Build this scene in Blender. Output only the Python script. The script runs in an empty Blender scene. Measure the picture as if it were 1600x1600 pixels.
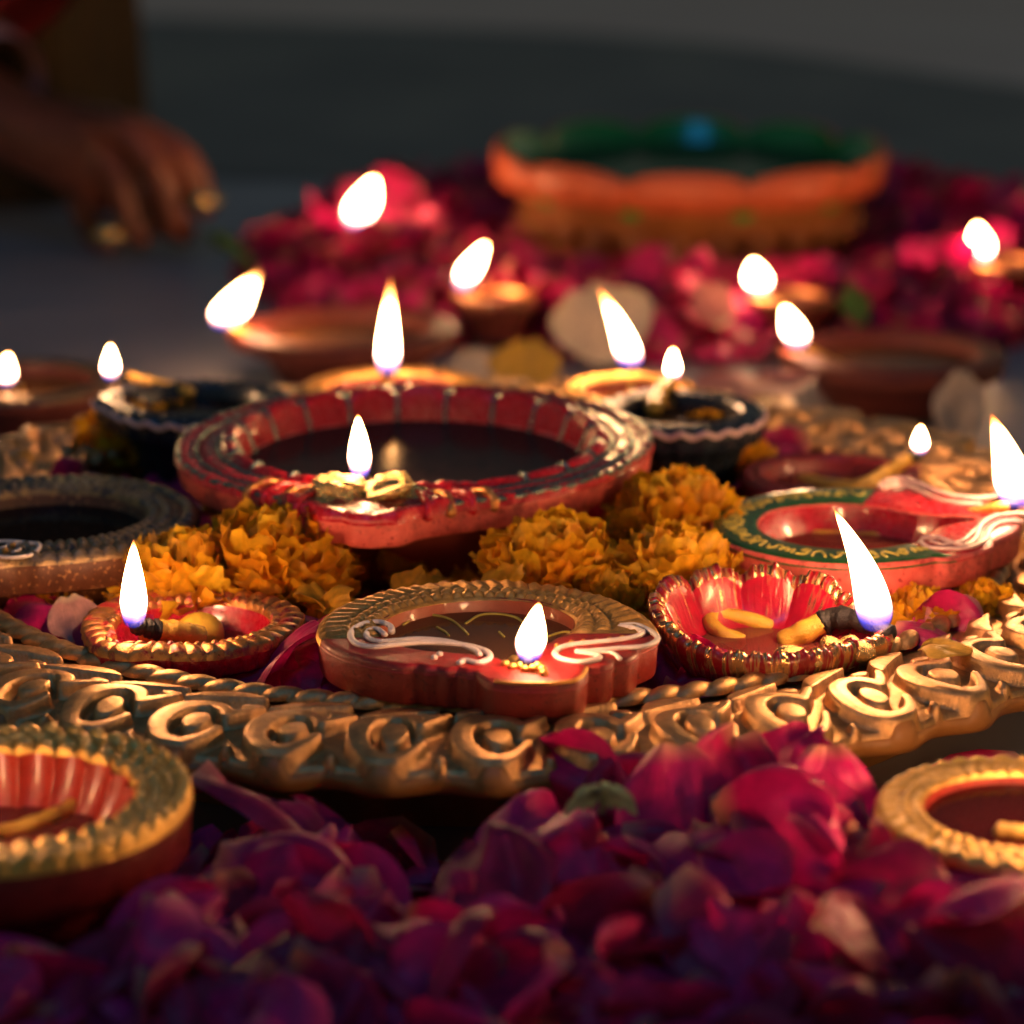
import bpy, math, random
import numpy as np
from mathutils import Vector, Matrix, Euler

random.seed(7)
rng = np.random.default_rng(7)
PI = math.pi
S = bpy.context.scene
COL = S.collection
# 1 Blender unit = 1 cm (a table-top close-up)
S.unit_settings.system = 'METRIC'
S.unit_settings.scale_length = 0.01

# ------------------------------------------------------------------ camera
PITCH = math.radians(15.7)
FPX = 4537.0                      # focal length in pixels of the 1600 px photograph
CAM = Vector((0.0, -71.2, 20.0))
cd = bpy.data.cameras.new('camera')
cam = bpy.data.objects.new('camera', cd)
COL.objects.link(cam)
cam.location = CAM
cam.rotation_euler = (PI / 2 - PITCH, 0, 0)
cd.sensor_width = 24.0
cd.sensor_fit = 'HORIZONTAL'
cd.lens = FPX / 1600.0 * 24.0
cd.clip_start = 1.0
cd.clip_end = 20000.0
cd.dof.use_dof = True
cd.dof.focus_distance = 63.0
cd.dof.aperture_fstop = 0.5 * cd.lens * 1e-3 / 0.50
cd.dof.aperture_blades = 0
S.camera = cam

# ------------------------------------------------------------------ dusk sky, one cool overhead light, exposure
W = bpy.data.worlds.new('World')
S.world = W
W.use_nodes = True
nt = W.node_tree
bg = nt.nodes['Background']
sky = nt.nodes.new('ShaderNodeTexSky')
sky.sky_type = 'NISHITA'
sky.sun_disc = False
sky.sun_elevation = math.radians(2.0)
sky.sun_rotation = math.radians(70)
sky.altitude = 200
sky.ozone_density = 1.0
nt.links.new(sky.outputs[0], bg.inputs[0])
bg.inputs[1].default_value = 0.085

S.view_settings.view_transform = 'Standard'
S.view_settings.look = 'None'
S.view_settings.exposure = 0.0
S.view_settings.gamma = 1.0
cy = S.cycles
cy.use_denoising = True
try:
    cy.denoiser = 'OPENIMAGEDENOISE'
    cy.denoising_input_passes = 'RGB_ALBEDO_NORMAL'
except Exception:
    pass
cy.sample_clamp_indirect = 6.0
cy.sample_clamp_direct = 0.0
cy.caustics_reflective = False
cy.caustics_refractive = False
cy.max_bounces = 8
cy.transparent_max_bounces = 16
cy.use_light_tree = True

# an unseen cool area lamp overhead: the blue green glints on every edge that faces up and forward
ld = bpy.data.lights.new('overhead_lamp', 'AREA')
ld.shape = 'RECTANGLE'
ld.size = 32
ld.size_y = 26
ld.color = (0.03, 0.38, 1.0)
ld.energy = 11500
lo = bpy.data.objects.new('overhead_lamp', ld)
COL.objects.link(lo)
lo.location = (-12, -56, 108)
lo.rotation_euler = (Vector((0, -12, 0)) - lo.location).to_track_quat('-Z', 'Y').to_euler()


# ------------------------------------------------------------------ picture point -> point of the place
def at(px, py, z):
    """Where the line of sight through a photograph pixel meets the level z."""
    a = (px - 800.0) / FPX
    b = (800.0 - py) / FPX
    d = Vector((a, math.cos(PITCH) + b * math.sin(PITCH), -math.sin(PITCH) + b * math.cos(PITCH)))
    t = (z - CAM.z) / d.z
    return CAM + d * t


def aty(px, py, y):
    a = (px - 800.0) / FPX
    b = (800.0 - py) / FPX
    d = Vector((a, math.cos(PITCH) + b * math.sin(PITCH), -math.sin(PITCH) + b * math.cos(PITCH)))
    t = (y - CAM.y) / d.y
    return CAM + d * t


# ------------------------------------------------------------------ materials
class N:
    """Tiny node helper."""
    def __init__(s, name):
        s.m = bpy.data.materials.new(name)
        s.m.use_nodes = True
        s.t = s.m.node_tree
        s.p = s.t.nodes.get('Principled BSDF')
        s.out = s.t.nodes.get('Material Output')

    def n(s, kind, **kw):
        x = s.t.nodes.new(kind)
        for k, v in kw.items():
            setattr(x, k, v)
        return x

    def l(s, a, b):
        s.t.links.new(a, b)

    def coord(s):
        if not hasattr(s, '_c'):
            s._c = s.n('ShaderNodeTexCoord')
        return s._c.outputs['Object']

    def noise(s, scale, detail=4, rough=0.6, vec=None):
        x = s.n('ShaderNodeTexNoise')
        x.inputs['Scale'].default_value = scale
        x.inputs['Detail'].default_value = detail
        x.inputs['Roughness'].default_value = rough
        s.l(vec if vec is not None else s.coord(), x.inputs['Vector'])
        return x.outputs['Fac']

    def ramp(s, fac, stops, interp='LINEAR'):
        r = s.n('ShaderNodeValToRGB')
        r.color_ramp.interpolation = interp
        el = r.color_ramp.elements
        while len(el) < len(stops):
            el.new(0.5)
        for e, (p, c) in zip(el, stops):
            e.position = p
            e.color = c if len(c) == 4 else (*c, 1)
        s.l(fac, r.inputs[0])
        return r.outputs['Color']

    def mixc(s, fac, a, b, mode='MIX'):
        x = s.n('ShaderNodeMix', data_type='RGBA', blend_type=mode)
        for sock, v in ((x.inputs[0], fac), (x.inputs[6], a), (x.inputs[7], b)):
            if isinstance(v, (int, float)):
                sock.default_value = v
            elif isinstance(v, tuple):
                sock.default_value = v if len(v) == 4 else (*v, 1)
            else:
                s.l(v, sock)
        return x.outputs[2]

    def bump(s, h, strength=0.3, dist=0.05, normal=None):
        b = s.n('ShaderNodeBump')
        b.inputs['Strength'].default_value = strength
        b.inputs['Distance'].default_value = dist
        s.l(h, b.inputs['Height'])
        if normal is not None:
            s.l(normal, b.inputs['Normal'])
        return b.outputs['Normal']

    def set(s, **kw):
        for k, v in kw.items():
            k = k.replace('_', ' ')
            i = s.p.inputs[k]
            if isinstance(v, (int, float)):
                i.default_value = v
            elif isinstance(v, tuple):
                i.default_value = v if len(v) == 4 else (*v, 1)
            else:
                s.l(v, i)
        return s.m


def paint(name, c1, c2, rough=0.4, scale=2.0, bump=0.25, bscale=14, coat=0.0, metallic=0.0, spec=0.5, speck=None, bdist=0.04, wear=None):
    k = N(name)
    f = k.noise(scale, 5)
    col = k.ramp(f, [(0.32, c1), (0.68, c2)])
    if speck:
        g = k.ramp(k.noise(9, 3, 0.5), [(0.60, (0, 0, 0)), (0.68, (1, 1, 1))])
        col = k.mixc(g, col, speck)
    if wear:                             # grime in soft patches, chips down to the clay
        st = k.ramp(k.noise(1.3, 6, 0.7), [(0.50, (1, 1, 1)), (0.66, (0.45, 0.40, 0.38))])
        col = k.mixc(0.85, col, st, 'MULTIPLY')
        ch = k.ramp(k.noise(6.5, 7, 0.75), [(0.635, (0, 0, 0)), (0.66, (1, 1, 1))])
        col = k.mixc(ch, col, wear)
    rr = k.n('ShaderNodeMapRange')
    k.l(k.noise(scale * 2.3, 4), rr.inputs[0])
    rr.inputs[3].default_value = max(0.02, rough - 0.12)
    rr.inputs[4].default_value = min(1, rough + 0.14)
    nb = k.bump(k.noise(bscale, 6, 0.65), bump, bdist)
    k.set(Base_Color=col, Roughness=rr.outputs[0], Metallic=metallic, Normal=nb, Coat_Weight=coat)
    k.p.inputs['Coat Roughness'].default_value = 0.08
    k.p.inputs['Specular IOR Level'].default_value = spec
    return k.m


def gilded(name, gold, dark, under, wear=0.42, rough=0.32, bscale=10, bump=0.35, scale=2.5, metal=0.82):
    """Metallic gold paint worn through in patches to the paint under it."""
    k = N(name)
    f = k.noise(scale, 6, 0.7)
    g = k.ramp(k.noise(scale * 1.7, 4), [(0.3, dark), (0.7, gold)])
    mask = k.ramp(f, [(wear - 0.04, (0, 0, 0)), (wear + 0.04, (1, 1, 1))])
    col = k.mixc(mask, under, g)
    met = k.n('ShaderNodeMath', operation='MULTIPLY')
    k.l(mask, met.inputs[0])
    met.inputs[1].default_value = metal
    rr = k.n('ShaderNodeMapRange')
    k.l(k.noise(5, 5), rr.inputs[0])
    rr.inputs[3].default_value = rough - 0.12
    rr.inputs[4].default_value = rough + 0.2
    k.set(Base_Color=col, Metallic=met.outputs[0], Roughness=rr.outputs[0], Normal=k.bump(k.noise(bscale, 6, 0.7), bump, 0.05))
    return k.m


M = {}
M['tray_gold'] = gilded('aged gold paint', (0.78, 0.44, 0.18), (0.46, 0.26, 0.11), (0.32, 0.18, 0.07), 0.28, 0.35, 11, 0.5, metal=0.86)
M['tray_side'] = paint('ochre tray side', (0.36, 0.15, 0.035), (0.46, 0.20, 0.05), 0.5, 1.2, 0.25, 9)
M['tray_plate'] = paint('tray plate', (0.24, 0.10, 0.03), (0.30, 0.14, 0.05), 0.5)
M['gold_red'] = gilded('gold over red', (0.74, 0.34, 0.09), (0.42, 0.17, 0.06), (0.32, 0.02, 0.02), 0.46, 0.28, 12, 0.4)
M['gold_dark'] = gilded('gold over dark clay', (0.42, 0.27, 0.13), (0.20, 0.14, 0.09), (0.05, 0.04, 0.04), 0.44, 0.3, 12, 0.4)
M['gold_light'] = gilded('bright gold trim', (0.94, 0.50, 0.13), (0.58, 0.28, 0.07), (0.42, 0.16, 0.05), 0.34, 0.36, 14, 0.4)
M['gold_green'] = gilded('olive gold trim', (0.86, 0.52, 0.14), (0.54, 0.30, 0.07), (0.26, 0.12, 0.03), 0.36, 0.3, 12, 0.4)
M['foil'] = gilded('crinkled gold foil', (0.95, 0.68, 0.26), (0.75, 0.45, 0.14), (0.5, 0.05, 0.03), 0.30, 0.2, 16, 1.0, 4)
M['steel_trim'] = gilded('dull grey green metal paint', (0.30, 0.34, 0.30), (0.14, 0.16, 0.14), (0.10, 0.06, 0.04), 0.35, 0.24, 12, 0.3)
M['red_gloss'] = paint('glossy red paint', (0.48, 0.006, 0.012), (0.68, 0.014, 0.024), 0.26, 3, 0.45, 14, 0.25)
M['orange_red'] = paint('orange red glaze', (0.34, 0.022, 0.010), (0.48, 0.04, 0.018), 0.3, 3, 0.4, 12, 0.3)
M['red_satin'] = paint('satin red paint', (0.36, 0.014, 0.014), (0.48, 0.025, 0.022), 0.45, 3, 0.5, 14, wear=(0.30, 0.09, 0.04))
M['clay_lining'] = paint('oil soaked clay', (0.27, 0.045, 0.018), (0.36, 0.07, 0.026), 0.4, 2.0, 0.25, 12, 0.2)
M['red_wall'] = paint('red brown slab side', (0.26, 0.016, 0.010), (0.38, 0.035, 0.018), 0.40, 2.6, 0.7, 16, 0.15, speck=(0.15, 0.012, 0.010), wear=(0.34, 0.10, 0.05))
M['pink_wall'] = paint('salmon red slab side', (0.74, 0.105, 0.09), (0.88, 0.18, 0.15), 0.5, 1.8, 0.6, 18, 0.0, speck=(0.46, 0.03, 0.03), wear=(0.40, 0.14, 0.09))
M['shaded_bowl'] = paint('shaded red bowl side', (0.30, 0.045, 0.035), (0.38, 0.07, 0.05), 0.6, 1.4, 0.2, 20)  # shade below the overhanging slab is put into this darker red
M['magenta_bowl'] = paint('wet crimson bowl', (0.36, 0.004, 0.018), (0.50, 0.007, 0.032), 0.26, 3, 0.45, 9, 0.5)
M['dark_red'] = paint('dark red paint', (0.17, 0.012, 0.012), (0.26, 0.02, 0.018), 0.35, 3, 0.3, 14, 0.2)
M['brown_clay'] = paint('dark brown clay', (0.085, 0.026, 0.014), (0.15, 0.05, 0.022), 0.36, 2.6, 0.5, 18, 0.1, speck=(0.46, 0.22, 0.08))
M['black_paint'] = paint('blue black paint', (0.010, 0.014, 0.022), (0.02, 0.03, 0.045), 0.28, 2, 0.2, 14, 0.2)
M['terracotta'] = paint('terracotta clay', (0.13, 0.02, 0.012), (0.19, 0.034, 0.017), 0.6, 1.5, 0.3, 12)
M['orange_clay'] = paint('orange painted clay', (0.50, 0.085, 0.03), (0.60, 0.115, 0.042), 0.5, 1.0, 0.2, 10)
M['ochre_clay'] = paint('ochre carved clay', (0.24, 0.075, 0.016), (0.32, 0.11, 0.026), 0.6, 1.0, 0.25, 9)
M['green_glaze'] = paint('green bowl glaze', (0.008, 0.26, 0.045), (0.014, 0.34, 0.07), 0.25, 0.8, 0.1, 6, 0.4)
M['green_paint'] = paint('dark green rim paint', (0.008, 0.065, 0.014), (0.02, 0.13, 0.025), 0.35, 3, 0.3, 16, 0.2)
M['yellow_mark'] = paint('yellow green paint line', (0.62, 0.50, 0.08), (0.72, 0.58, 0.12), 0.45, 4)
M['white_line'] = paint('off white relief paint', (0.74, 0.60, 0.54), (0.84, 0.72, 0.66), 0.4, 4, 0.25, 20)
M['pink_line'] = paint('pale pink relief paint', (0.80, 0.50, 0.48), (0.86, 0.62, 0.58), 0.35, 4, 0.25, 20)
M['swirl'] = paint('dull yellow swirl paint', (0.50, 0.36, 0.05), (0.56, 0.42, 0.08), 0.5, 4)
M['cotton'] = paint('oily yellow cotton', (0.66, 0.36, 0.035), (0.78, 0.46, 0.06), 0.3, 5, 0.9, 20, 0.4)
M['wax'] = paint('grainy yellow wax', (0.72, 0.42, 0.03), (0.80, 0.50, 0.05), 0.35, 6, 0.5, 26, 0.4)
M['char'] = paint('charred cotton', (0.006, 0.005, 0.005), (0.02, 0.016, 0.014), 0.5, 6, 0.9, 14)
M['skin'] = paint('brown skin', (0.13, 0.034, 0.015), (0.20, 0.055, 0.025), 0.45, 1.2, 0.2, 8)
M['brown_cloth'] = paint('dark brown cloth', (0.05, 0.032, 0.014), (0.07, 0.045, 0.02), 0.85, 0.5, 0.3, 5, spec=0.2)
M['red_cloth'] = paint('dark red cloth', (0.16, 0.012, 0.014), (0.22, 0.018, 0.02), 0.85, 0.5, 0.3, 5, spec=0.2)
M['pink_cloth'] = paint('pale pink hem', (0.42, 0.20, 0.22), (0.5, 0.26, 0.27), 0.8, 0.8, 0.2, 6, spec=0.2)
M['ring_gold'] = paint('ring gold', (0.9, 0.62, 0.22), (0.95, 0.68, 0.3), 0.22, 4, 0.1, 8, metallic=1.0)
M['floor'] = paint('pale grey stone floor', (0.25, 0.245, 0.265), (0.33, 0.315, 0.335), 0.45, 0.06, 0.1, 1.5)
M['dark_floor'] = paint('dark grey floor band', (0.085, 0.088, 0.095), (0.11, 0.112, 0.118), 0.5, 0.05, 0.1, 1.2)  # darker grey for one band of the floor
M['lit_floor'] = paint('warm lamplit floor', (0.68, 0.50, 0.42), (0.78, 0.60, 0.51), 0.55, 0.03, 0.1, 1.2)  # lamplight on the far floor is put into this warm pale colour
M['dark_cloth'] = paint('black cloth', (0.012, 0.008, 0.010), (0.02, 0.012, 0.016), 0.9, 1, 0.3, 6, spec=0.15)


def oil_material(name, tint, rough=0.03, gloss=0.45, turbid=0.15):
    k = N(name)
    k.t.nodes.remove(k.p)
    tr = k.n('ShaderNodeBsdfTransparent')
    tr.inputs[0].default_value = (*tint, 1)
    gl = k.n('ShaderNodeBsdfGlossy')
    gl.inputs['Roughness'].default_value = rough
    gl.inputs[0].default_value = (gloss, gloss, gloss, 1)
    fr = k.n('ShaderNodeFresnel')
    fr.inputs[0].default_value = 1.46
    nb = k.bump(k.noise(0.8, 2), 0.12, 0.05)
    k.l(nb, gl.inputs['Normal'])
    k.l(nb, fr.inputs['Normal'])
    df = k.n('ShaderNodeBsdfDiffuse')
    df.inputs[0].default_value = (*[c * 0.8 for c in tint], 1)
    tb = k.n('ShaderNodeMixShader')
    tb.inputs[0].default_value = turbid
    k.l(tr.outputs[0], tb.inputs[1])
    k.l(df.outputs[0], tb.inputs[2])
    mx = k.n('ShaderNodeMixShader')
    k.l(fr.outputs[0], mx.inputs[0])
    k.l(tb.outputs[0], mx.inputs[1])
    k.l(gl.outputs[0], mx.inputs[2])
    k.l(mx.outputs[0], k.out.inputs[0])
    return k.m


def streaked(name, under, gold, cover):
    """Fluted paint: fine ridges that run from the centre to the edge, gold brushed over their crests."""
    k = N(name)
    g = k.n('ShaderNodeTexGradient', gradient_type='RADIAL')
    k.l(k.coord(), g.inputs[0])
    sp = k.n('ShaderNodeSeparateXYZ')
    k.l(k.coord(), sp.inputs[0])
    cb = k.n('ShaderNodeCombineXYZ')
    k.l(g.outputs['Fac'], cb.inputs[0])
    k.l(sp.outputs[2], cb.inputs[1])
    mp = k.n('ShaderNodeMapping')
    mp.inputs['Scale'].default_value = (95, 0.9, 1)
    k.l(cb.outputs[0], mp.inputs[0])
    f = k.noise(1.0, 3, 0.55, mp.outputs[0])
    mask = k.ramp(f, [(cover - 0.05, (0, 0, 0)), (cover + 0.05, (1, 1, 1))])
    red = k.ramp(k.noise(3, 4), [(0.3, tuple(x * 0.7 for x in under)), (0.7, under)])
    col = k.mixc(mask, red, gold)
    met = k.n('ShaderNodeMath', operation='MULTIPLY')
    k.l(mask, met.inputs[0])
    met.inputs[1].default_value = 0.85
    k.set(Base_Color=col, Metallic=met.outputs[0], Roughness=0.27, Normal=k.bump(f, 0.55, 0.06, k.bump(k.noise(11, 5), 0.3, 0.04)), Coat_Weight=0.4)
    k.p.inputs['Coat Roughness'].default_value = 0.1
    return k.m


M['shell_red'] = streaked('fluted crimson shell', (0.40, 0.004, 0.024), (0.70, 0.18, 0.10), 0.62)
M['shell_edge'] = streaked('gold brushed shell edge', (0.30, 0.010, 0.014), (0.66, 0.36, 0.13), 0.52)
M['oil_wine'] = oil_material('dark red oil', (0.42, 0.06, 0.05), 0.05, 0.35, 0.12)
M['oil_main'] = oil_material('dull dark oil', (0.17, 0.09, 0.075), 0.16, 0.25, 0.45)
M['oil_amber'] = oil_material('amber oil', (0.66, 0.26, 0.10), 0.04, 0.4, 0.32)
M['oil_dark'] = oil_material('dark oil', (0.16, 0.11, 0.09))
M['oil_red'] = oil_material('red tinted oil', (0.80, 0.20, 0.14), 0.03, 0.45, 0.25)


def flame_material():
    k = N('burning flame')
    k.t.nodes.remove(k.p)
    a = k.n('ShaderNodeAttribute', attribute_name='along')
    f = a.outputs['Fac']
    col = k.ramp(f, [(0.0, (0.03, 0.06, 1.0)), (0.09, (0.10, 0.10, 1.0)), (0.17, (1.0, 0.42, 0.34)), (0.40, (1.0, 0.54, 0.23)), (0.72, (1.0, 0.50, 0.18)), (0.88, (1.0, 0.36, 0.08)), (1.0, (1.0, 0.20, 0.03))])
    st = k.ramp(f, [(0.0, (0.004,) * 3), (0.07, (0.008,) * 3), (0.15, (0.03,) * 3), (0.22, (0.10,) * 3), (0.32, (0.7,) * 3), (0.45, (1.0,) * 3), (0.74, (0.7,) * 3), (0.84, (0.10,) * 3), (0.93, (0.022,) * 3), (1.0, (0.008,) * 3)])
    lw = k.n('ShaderNodeLayerWeight')             # a flame is thin gas: less of it along a line that only grazes it
    lw.inputs[0].default_value = 0.5
    thick = k.ramp(lw.outputs['Facing'], [(0.0, (1, 1, 1)), (0.55, (0.55,) * 3), (0.8, (0.06,) * 3), (0.95, (0.01,) * 3), (1.0, (0.004,) * 3)])
    body_ = k.n('ShaderNodeMath', operation='MULTIPLY')
    k.l(st, body_.inputs[0])
    k.l(thick, body_.inputs[1])
    mul = k.n('ShaderNodeMath', operation='MULTIPLY')
    k.l(body_.outputs[0], mul.inputs[0])
    mul.inputs[1].default_value = FLAME
    em = k.n('ShaderNodeEmission')
    k.l(col, em.inputs[0])
    k.l(mul.outputs[0], em.inputs[1])
    tr = k.n('ShaderNodeBsdfTransparent')
    al = k.ramp(f, [(0.0, (0.2,) * 3), (0.12, (0.5,) * 3), (0.24, (0.9,) * 3), (0.82, (0.95,) * 3), (0.93, (0.6,) * 3), (1.0, (0.15,) * 3)])
    mx = k.n('ShaderNodeMixShader')
    k.l(al, mx.inputs[0])
    k.l(tr.outputs[0], mx.inputs[1])
    k.l(em.outputs[0], mx.inputs[2])
    k.l(mx.outputs[0], k.out.inputs[0])
    return k.m


FLAME = 200.0
M['flame'] = flame_material()


def petal_material(name, deep, bright, base, loose, trans=0.28):
    """Velvety petal: colour by the petal's own tone, paler towards the claw, fine veins; lets light through."""
    k = N(name)
    if loose:
        tone = k.n('ShaderNodeObjectInfo').outputs['Random']
    else:
        tone = k.n('ShaderNodeAttribute', attribute_name='tone').outputs['Fac']
    uv = k.n('ShaderNodeAttribute', attribute_name='pv')       # x across, y along, z unused
    sep = k.n('ShaderNodeSeparateXYZ')
    k.l(uv.outputs['Vector'], sep.inputs[0])
    c = k.ramp(tone, [(0.0, deep), (0.55, tuple((d + b) / 2 for d, b in zip(deep, bright))), (1.0, bright)])
    mot = k.ramp(k.noise(3.0, 4), [(0.3, (0.7, 0.7, 0.7)), (0.7, (1.15, 1.15, 1.15))])
    c = k.mixc(1.0, c, mot, 'MULTIPLY')
    pale = k.ramp(sep.outputs[1], [(0.01, (1, 1, 1)), (0.15, (0, 0, 0))])
    c = k.mixc(pale, c, base)
    mp = k.n('ShaderNodeMapping')
    mp.inputs['Scale'].default_value = (14, 1.2, 1)
    k.l(uv.outputs['Vector'], mp.inputs[0])
    vein = k.noise(1.6, 3, 0.6, mp.outputs[0])
    nb = k.bump(vein, 0.6, 0.06)
    k.set(Base_Color=c, Roughness=0.45, Normal=nb, Sheen_Weight=0.10)
    k.p.inputs['Specular IOR Level'].default_value = 0.4
    tl = k.n('ShaderNodeBsdfTranslucent')
    k.l(c, tl.inputs[0])
    mx = k.n('ShaderNodeMixShader')
    mx.inputs[0].default_value = trans
    k.l(k.p.outputs[0], mx.inputs[1])
    k.l(tl.outputs[0], mx.inputs[2])
    k.l(mx.outputs[0], k.out.inputs[0])
    return k.m


ROSE = ((0.36, 0.004, 0.06), (0.84, 0.014, 0.22), (0.62, 0.25, 0.18))
M['rose'] = petal_material('rose petal', *ROSE, True)
M['rose_mass'] = petal_material('rose petal mass', *ROSE, False)
M['pink_petal'] = petal_material('pale pink petal', (0.55, 0.20, 0.19), (0.70, 0.36, 0.30), (0.78, 0.6, 0.4), True)
M['cream_petal'] = petal_material('cream petal', (0.66, 0.50, 0.36), (0.74, 0.60, 0.44), (0.8, 0.7, 0.5), True)
M['yellow_petal'] = petal_material('yellow petal', (0.70, 0.36, 0.03), (0.80, 0.48, 0.06), (0.75, 0.4, 0.05), True)
M['marigold'] = petal_material('marigold petal', (0.90, 0.38, 0.009), (0.98, 0.60, 0.022), (0.80, 0.24, 0.005), True, 0.5)
M['marigold_mass'] = petal_material('marigold petal mass', (0.72, 0.28, 0.008), (0.92, 0.48, 0.02), (0.6, 0.16, 0.005), False)
M['leaf'] = petal_material('green leaf', (0.06, 0.14, 0.015), (0.10, 0.20, 0.03), (0.16, 0.24, 0.06), True)
M['pale_leaf'] = petal_material('pale green calyx', (0.28, 0.40, 0.26), (0.34, 0.46, 0.32), (0.3, 0.4, 0.2), True)


# ------------------------------------------------------------------ objects
def empty(name, loc, label, cat, group=None, rz=0.0):
    o = bpy.data.objects.new(name, None)
    COL.objects.link(o)
    o.location = loc
    o.rotation_euler = (0, 0, rz)
    o.empty_display_size = 0.5
    tag(o, label, cat, group)
    return o


def tag(o, label=None, cat=None, group=None, kind=None):
    for k, v in (('label', label), ('category', cat), ('group', group), ('kind', kind)):
        if v:
            o[k] = v
    return o


def mesh(name, V, F, mat=None, smooth=True, attrs=None):
    me = bpy.data.meshes.new(name)
    V = np.asarray(V, dtype=np.float32)
    if isinstance(F, np.ndarray):
        nf, k = F.shape
        me.vertices.add(len(V))
        me.vertices.foreach_set('co', V.ravel())
        me.loops.add(nf * k)
        me.loops.foreach_set('vertex_index', F.astype(np.int32).ravel())
        me.polygons.add(nf)
        me.polygons.foreach_set('loop_start', np.arange(0, nf * k, k, dtype=np.int32))
        try:
            me.polygons.foreach_set('loop_total', np.full(nf, k, dtype=np.int32))
        except Exception:
            pass
        me.update(calc_edges=True)
    else:
        me.from_pydata([tuple(map(float, v)) for v in V], [], F)
    if smooth:
        me.polygons.foreach_set('use_smooth', np.ones(len(me.polygons), dtype=bool))
    if mat is not None:
        me.materials.append(mat)
    for an, (typ, data) in (attrs or {}).items():
        a = me.attributes.new(an, typ, 'POINT')
        a.data.foreach_set('value' if typ == 'FLOAT' else 'vector', np.asarray(data, dtype=np.float32).ravel())
    me.update()
    return me


def obj(name, me, parent=None, loc=None):
    o = bpy.data.objects.new(name, me)
    COL.objects.link(o)
    if parent is not None:
        o.parent = parent
    if loc is not None:
        o.location = loc
    return o


def quads(nu, nv, wu=False, off=0):
    """Quads of an nu x nv grid (index = u*nv+v); wu closes u."""
    u = np.arange(nu if wu else nu - 1)
    v = np.arange(nv - 1)
    U, Vv = np.meshgrid(u, v, indexing='ij')
    U2 = (U + 1) % nu
    return np.stack([U * nv + Vv, U2 * nv + Vv, U2 * nv + Vv + 1, U * nv + Vv + 1], -1).reshape(-1, 4) + off


def catmull(P, n):
    P = [np.asarray(p, float) for p in P]
    P = [2 * P[0] - P[1]] + P + [2 * P[-1] - P[-2]]
    out = []
    m = len(P) - 3
    for t in np.linspace(0, m, n):
        i = min(int(t), m - 1)
        f = t - i
        a, b, c, d = P[i:i + 4]
        out.append(0.5 * ((2 * b) + (c - a) * f + (2 * a - 5 * b + 4 * c - d) * f * f + (3 * b - a - 3 * c + d) * f ** 3))
    return np.array(out)


def tube(path, rad, n=10, flat=1.0, caps=True):
    """Round tube along a path; rad a number or one per point."""
    P = np.asarray(path, float)
    m = len(P)
    R = np.full(m, rad) if np.isscalar(rad) else np.asarray(rad, float)
    T = np.gradient(P, axis=0)
    T /= np.linalg.norm(T, axis=1)[:, None] + 1e-9
    up = np.array([0, 0, 1.0])
    V = []
    for i in range(m):
        s = np.cross(T[i], up)
        if np.linalg.norm(s) < 1e-3:
            s = np.array([1.0, 0, 0])
        s /= np.linalg.norm(s)
        w = np.cross(s, T[i])
        a = np.linspace(0, 2 * PI, n, endpoint=False)
        V.append(P[i] + R[i] * (np.cos(a)[:, None] * s + flat * np.sin(a)[:, None] * w))
    V = np.concatenate(V)
    F = []
    for i in range(m - 1):
        for j in range(n):
            F.append((i * n + j, i * n + (j + 1) % n, (i + 1) * n + (j + 1) % n, (i + 1) * n + j))
    if caps:
        V = np.vstack([V, P[0] - T[0] * R[0] * 0.6, P[-1] + T[-1] * R[-1] * 0.6])
        a, b = m * n, m * n + 1
        for j in range(n):
            F.append((a, (j + 1) % n, j))
            F.append((b, (m - 1) * n + j, (m - 1) * n + (j + 1) % n))
    return V, F


def smooth01(x):
    x = np.clip(x, 0, 1)
    return x * x * (3 - 2 * x)


def outline(ctrl):
    """Radius factor against the angle from the spout in degrees, mirrored: [(deg, r), ...] from 0 to 180."""
    d = np.array([c[0] for c in ctrl], float)
    r = np.array([c[1] for c in ctrl], float)
    if d[0] < 0:                         # given all the way round
        dd, rr = np.append(d, d[0] + 360), np.append(r, r[0])
    else:                                # mirrored about the spout
        dd = np.concatenate([-d[:0:-1], d, 360 - d[-2::-1]])
        rr = np.concatenate([r[:0:-1], r, r[-2::-1]])
    fine = np.linspace(-180, 180, 1441)
    y = np.interp(fine, dd, rr)
    k = np.hanning(13)
    k /= k.sum()
    y = np.convolve(np.concatenate([y[-41:-1], y, y[1:41]]), k, 'same')[40:-40]

    def f(th):
        t = (np.degrees(th) + 180.0) % 360.0 - 180.0
        return np.interp(t, fine, y)
    return f


def ring_mesh(name, fs, mat, n=160, attrs=None, closed=True, t0=0, t1=2 * PI):
    """fs(theta array) -> list of (r, z) arrays: a surface swept round; returns a mesh."""
    th = np.linspace(t0, t1, n, endpoint=not closed)
    prof = fs(th)
    m = len(prof)
    V = np.zeros((n, m, 3))
    for j, (r, z) in enumerate(prof):
        V[:, j, 0] = r * np.cos(th)
        V[:, j, 1] = r * np.sin(th)
        V[:, j, 2] = z
    return mesh(name, V.reshape(-1, 3), quads(n, m, closed), mat)


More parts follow.
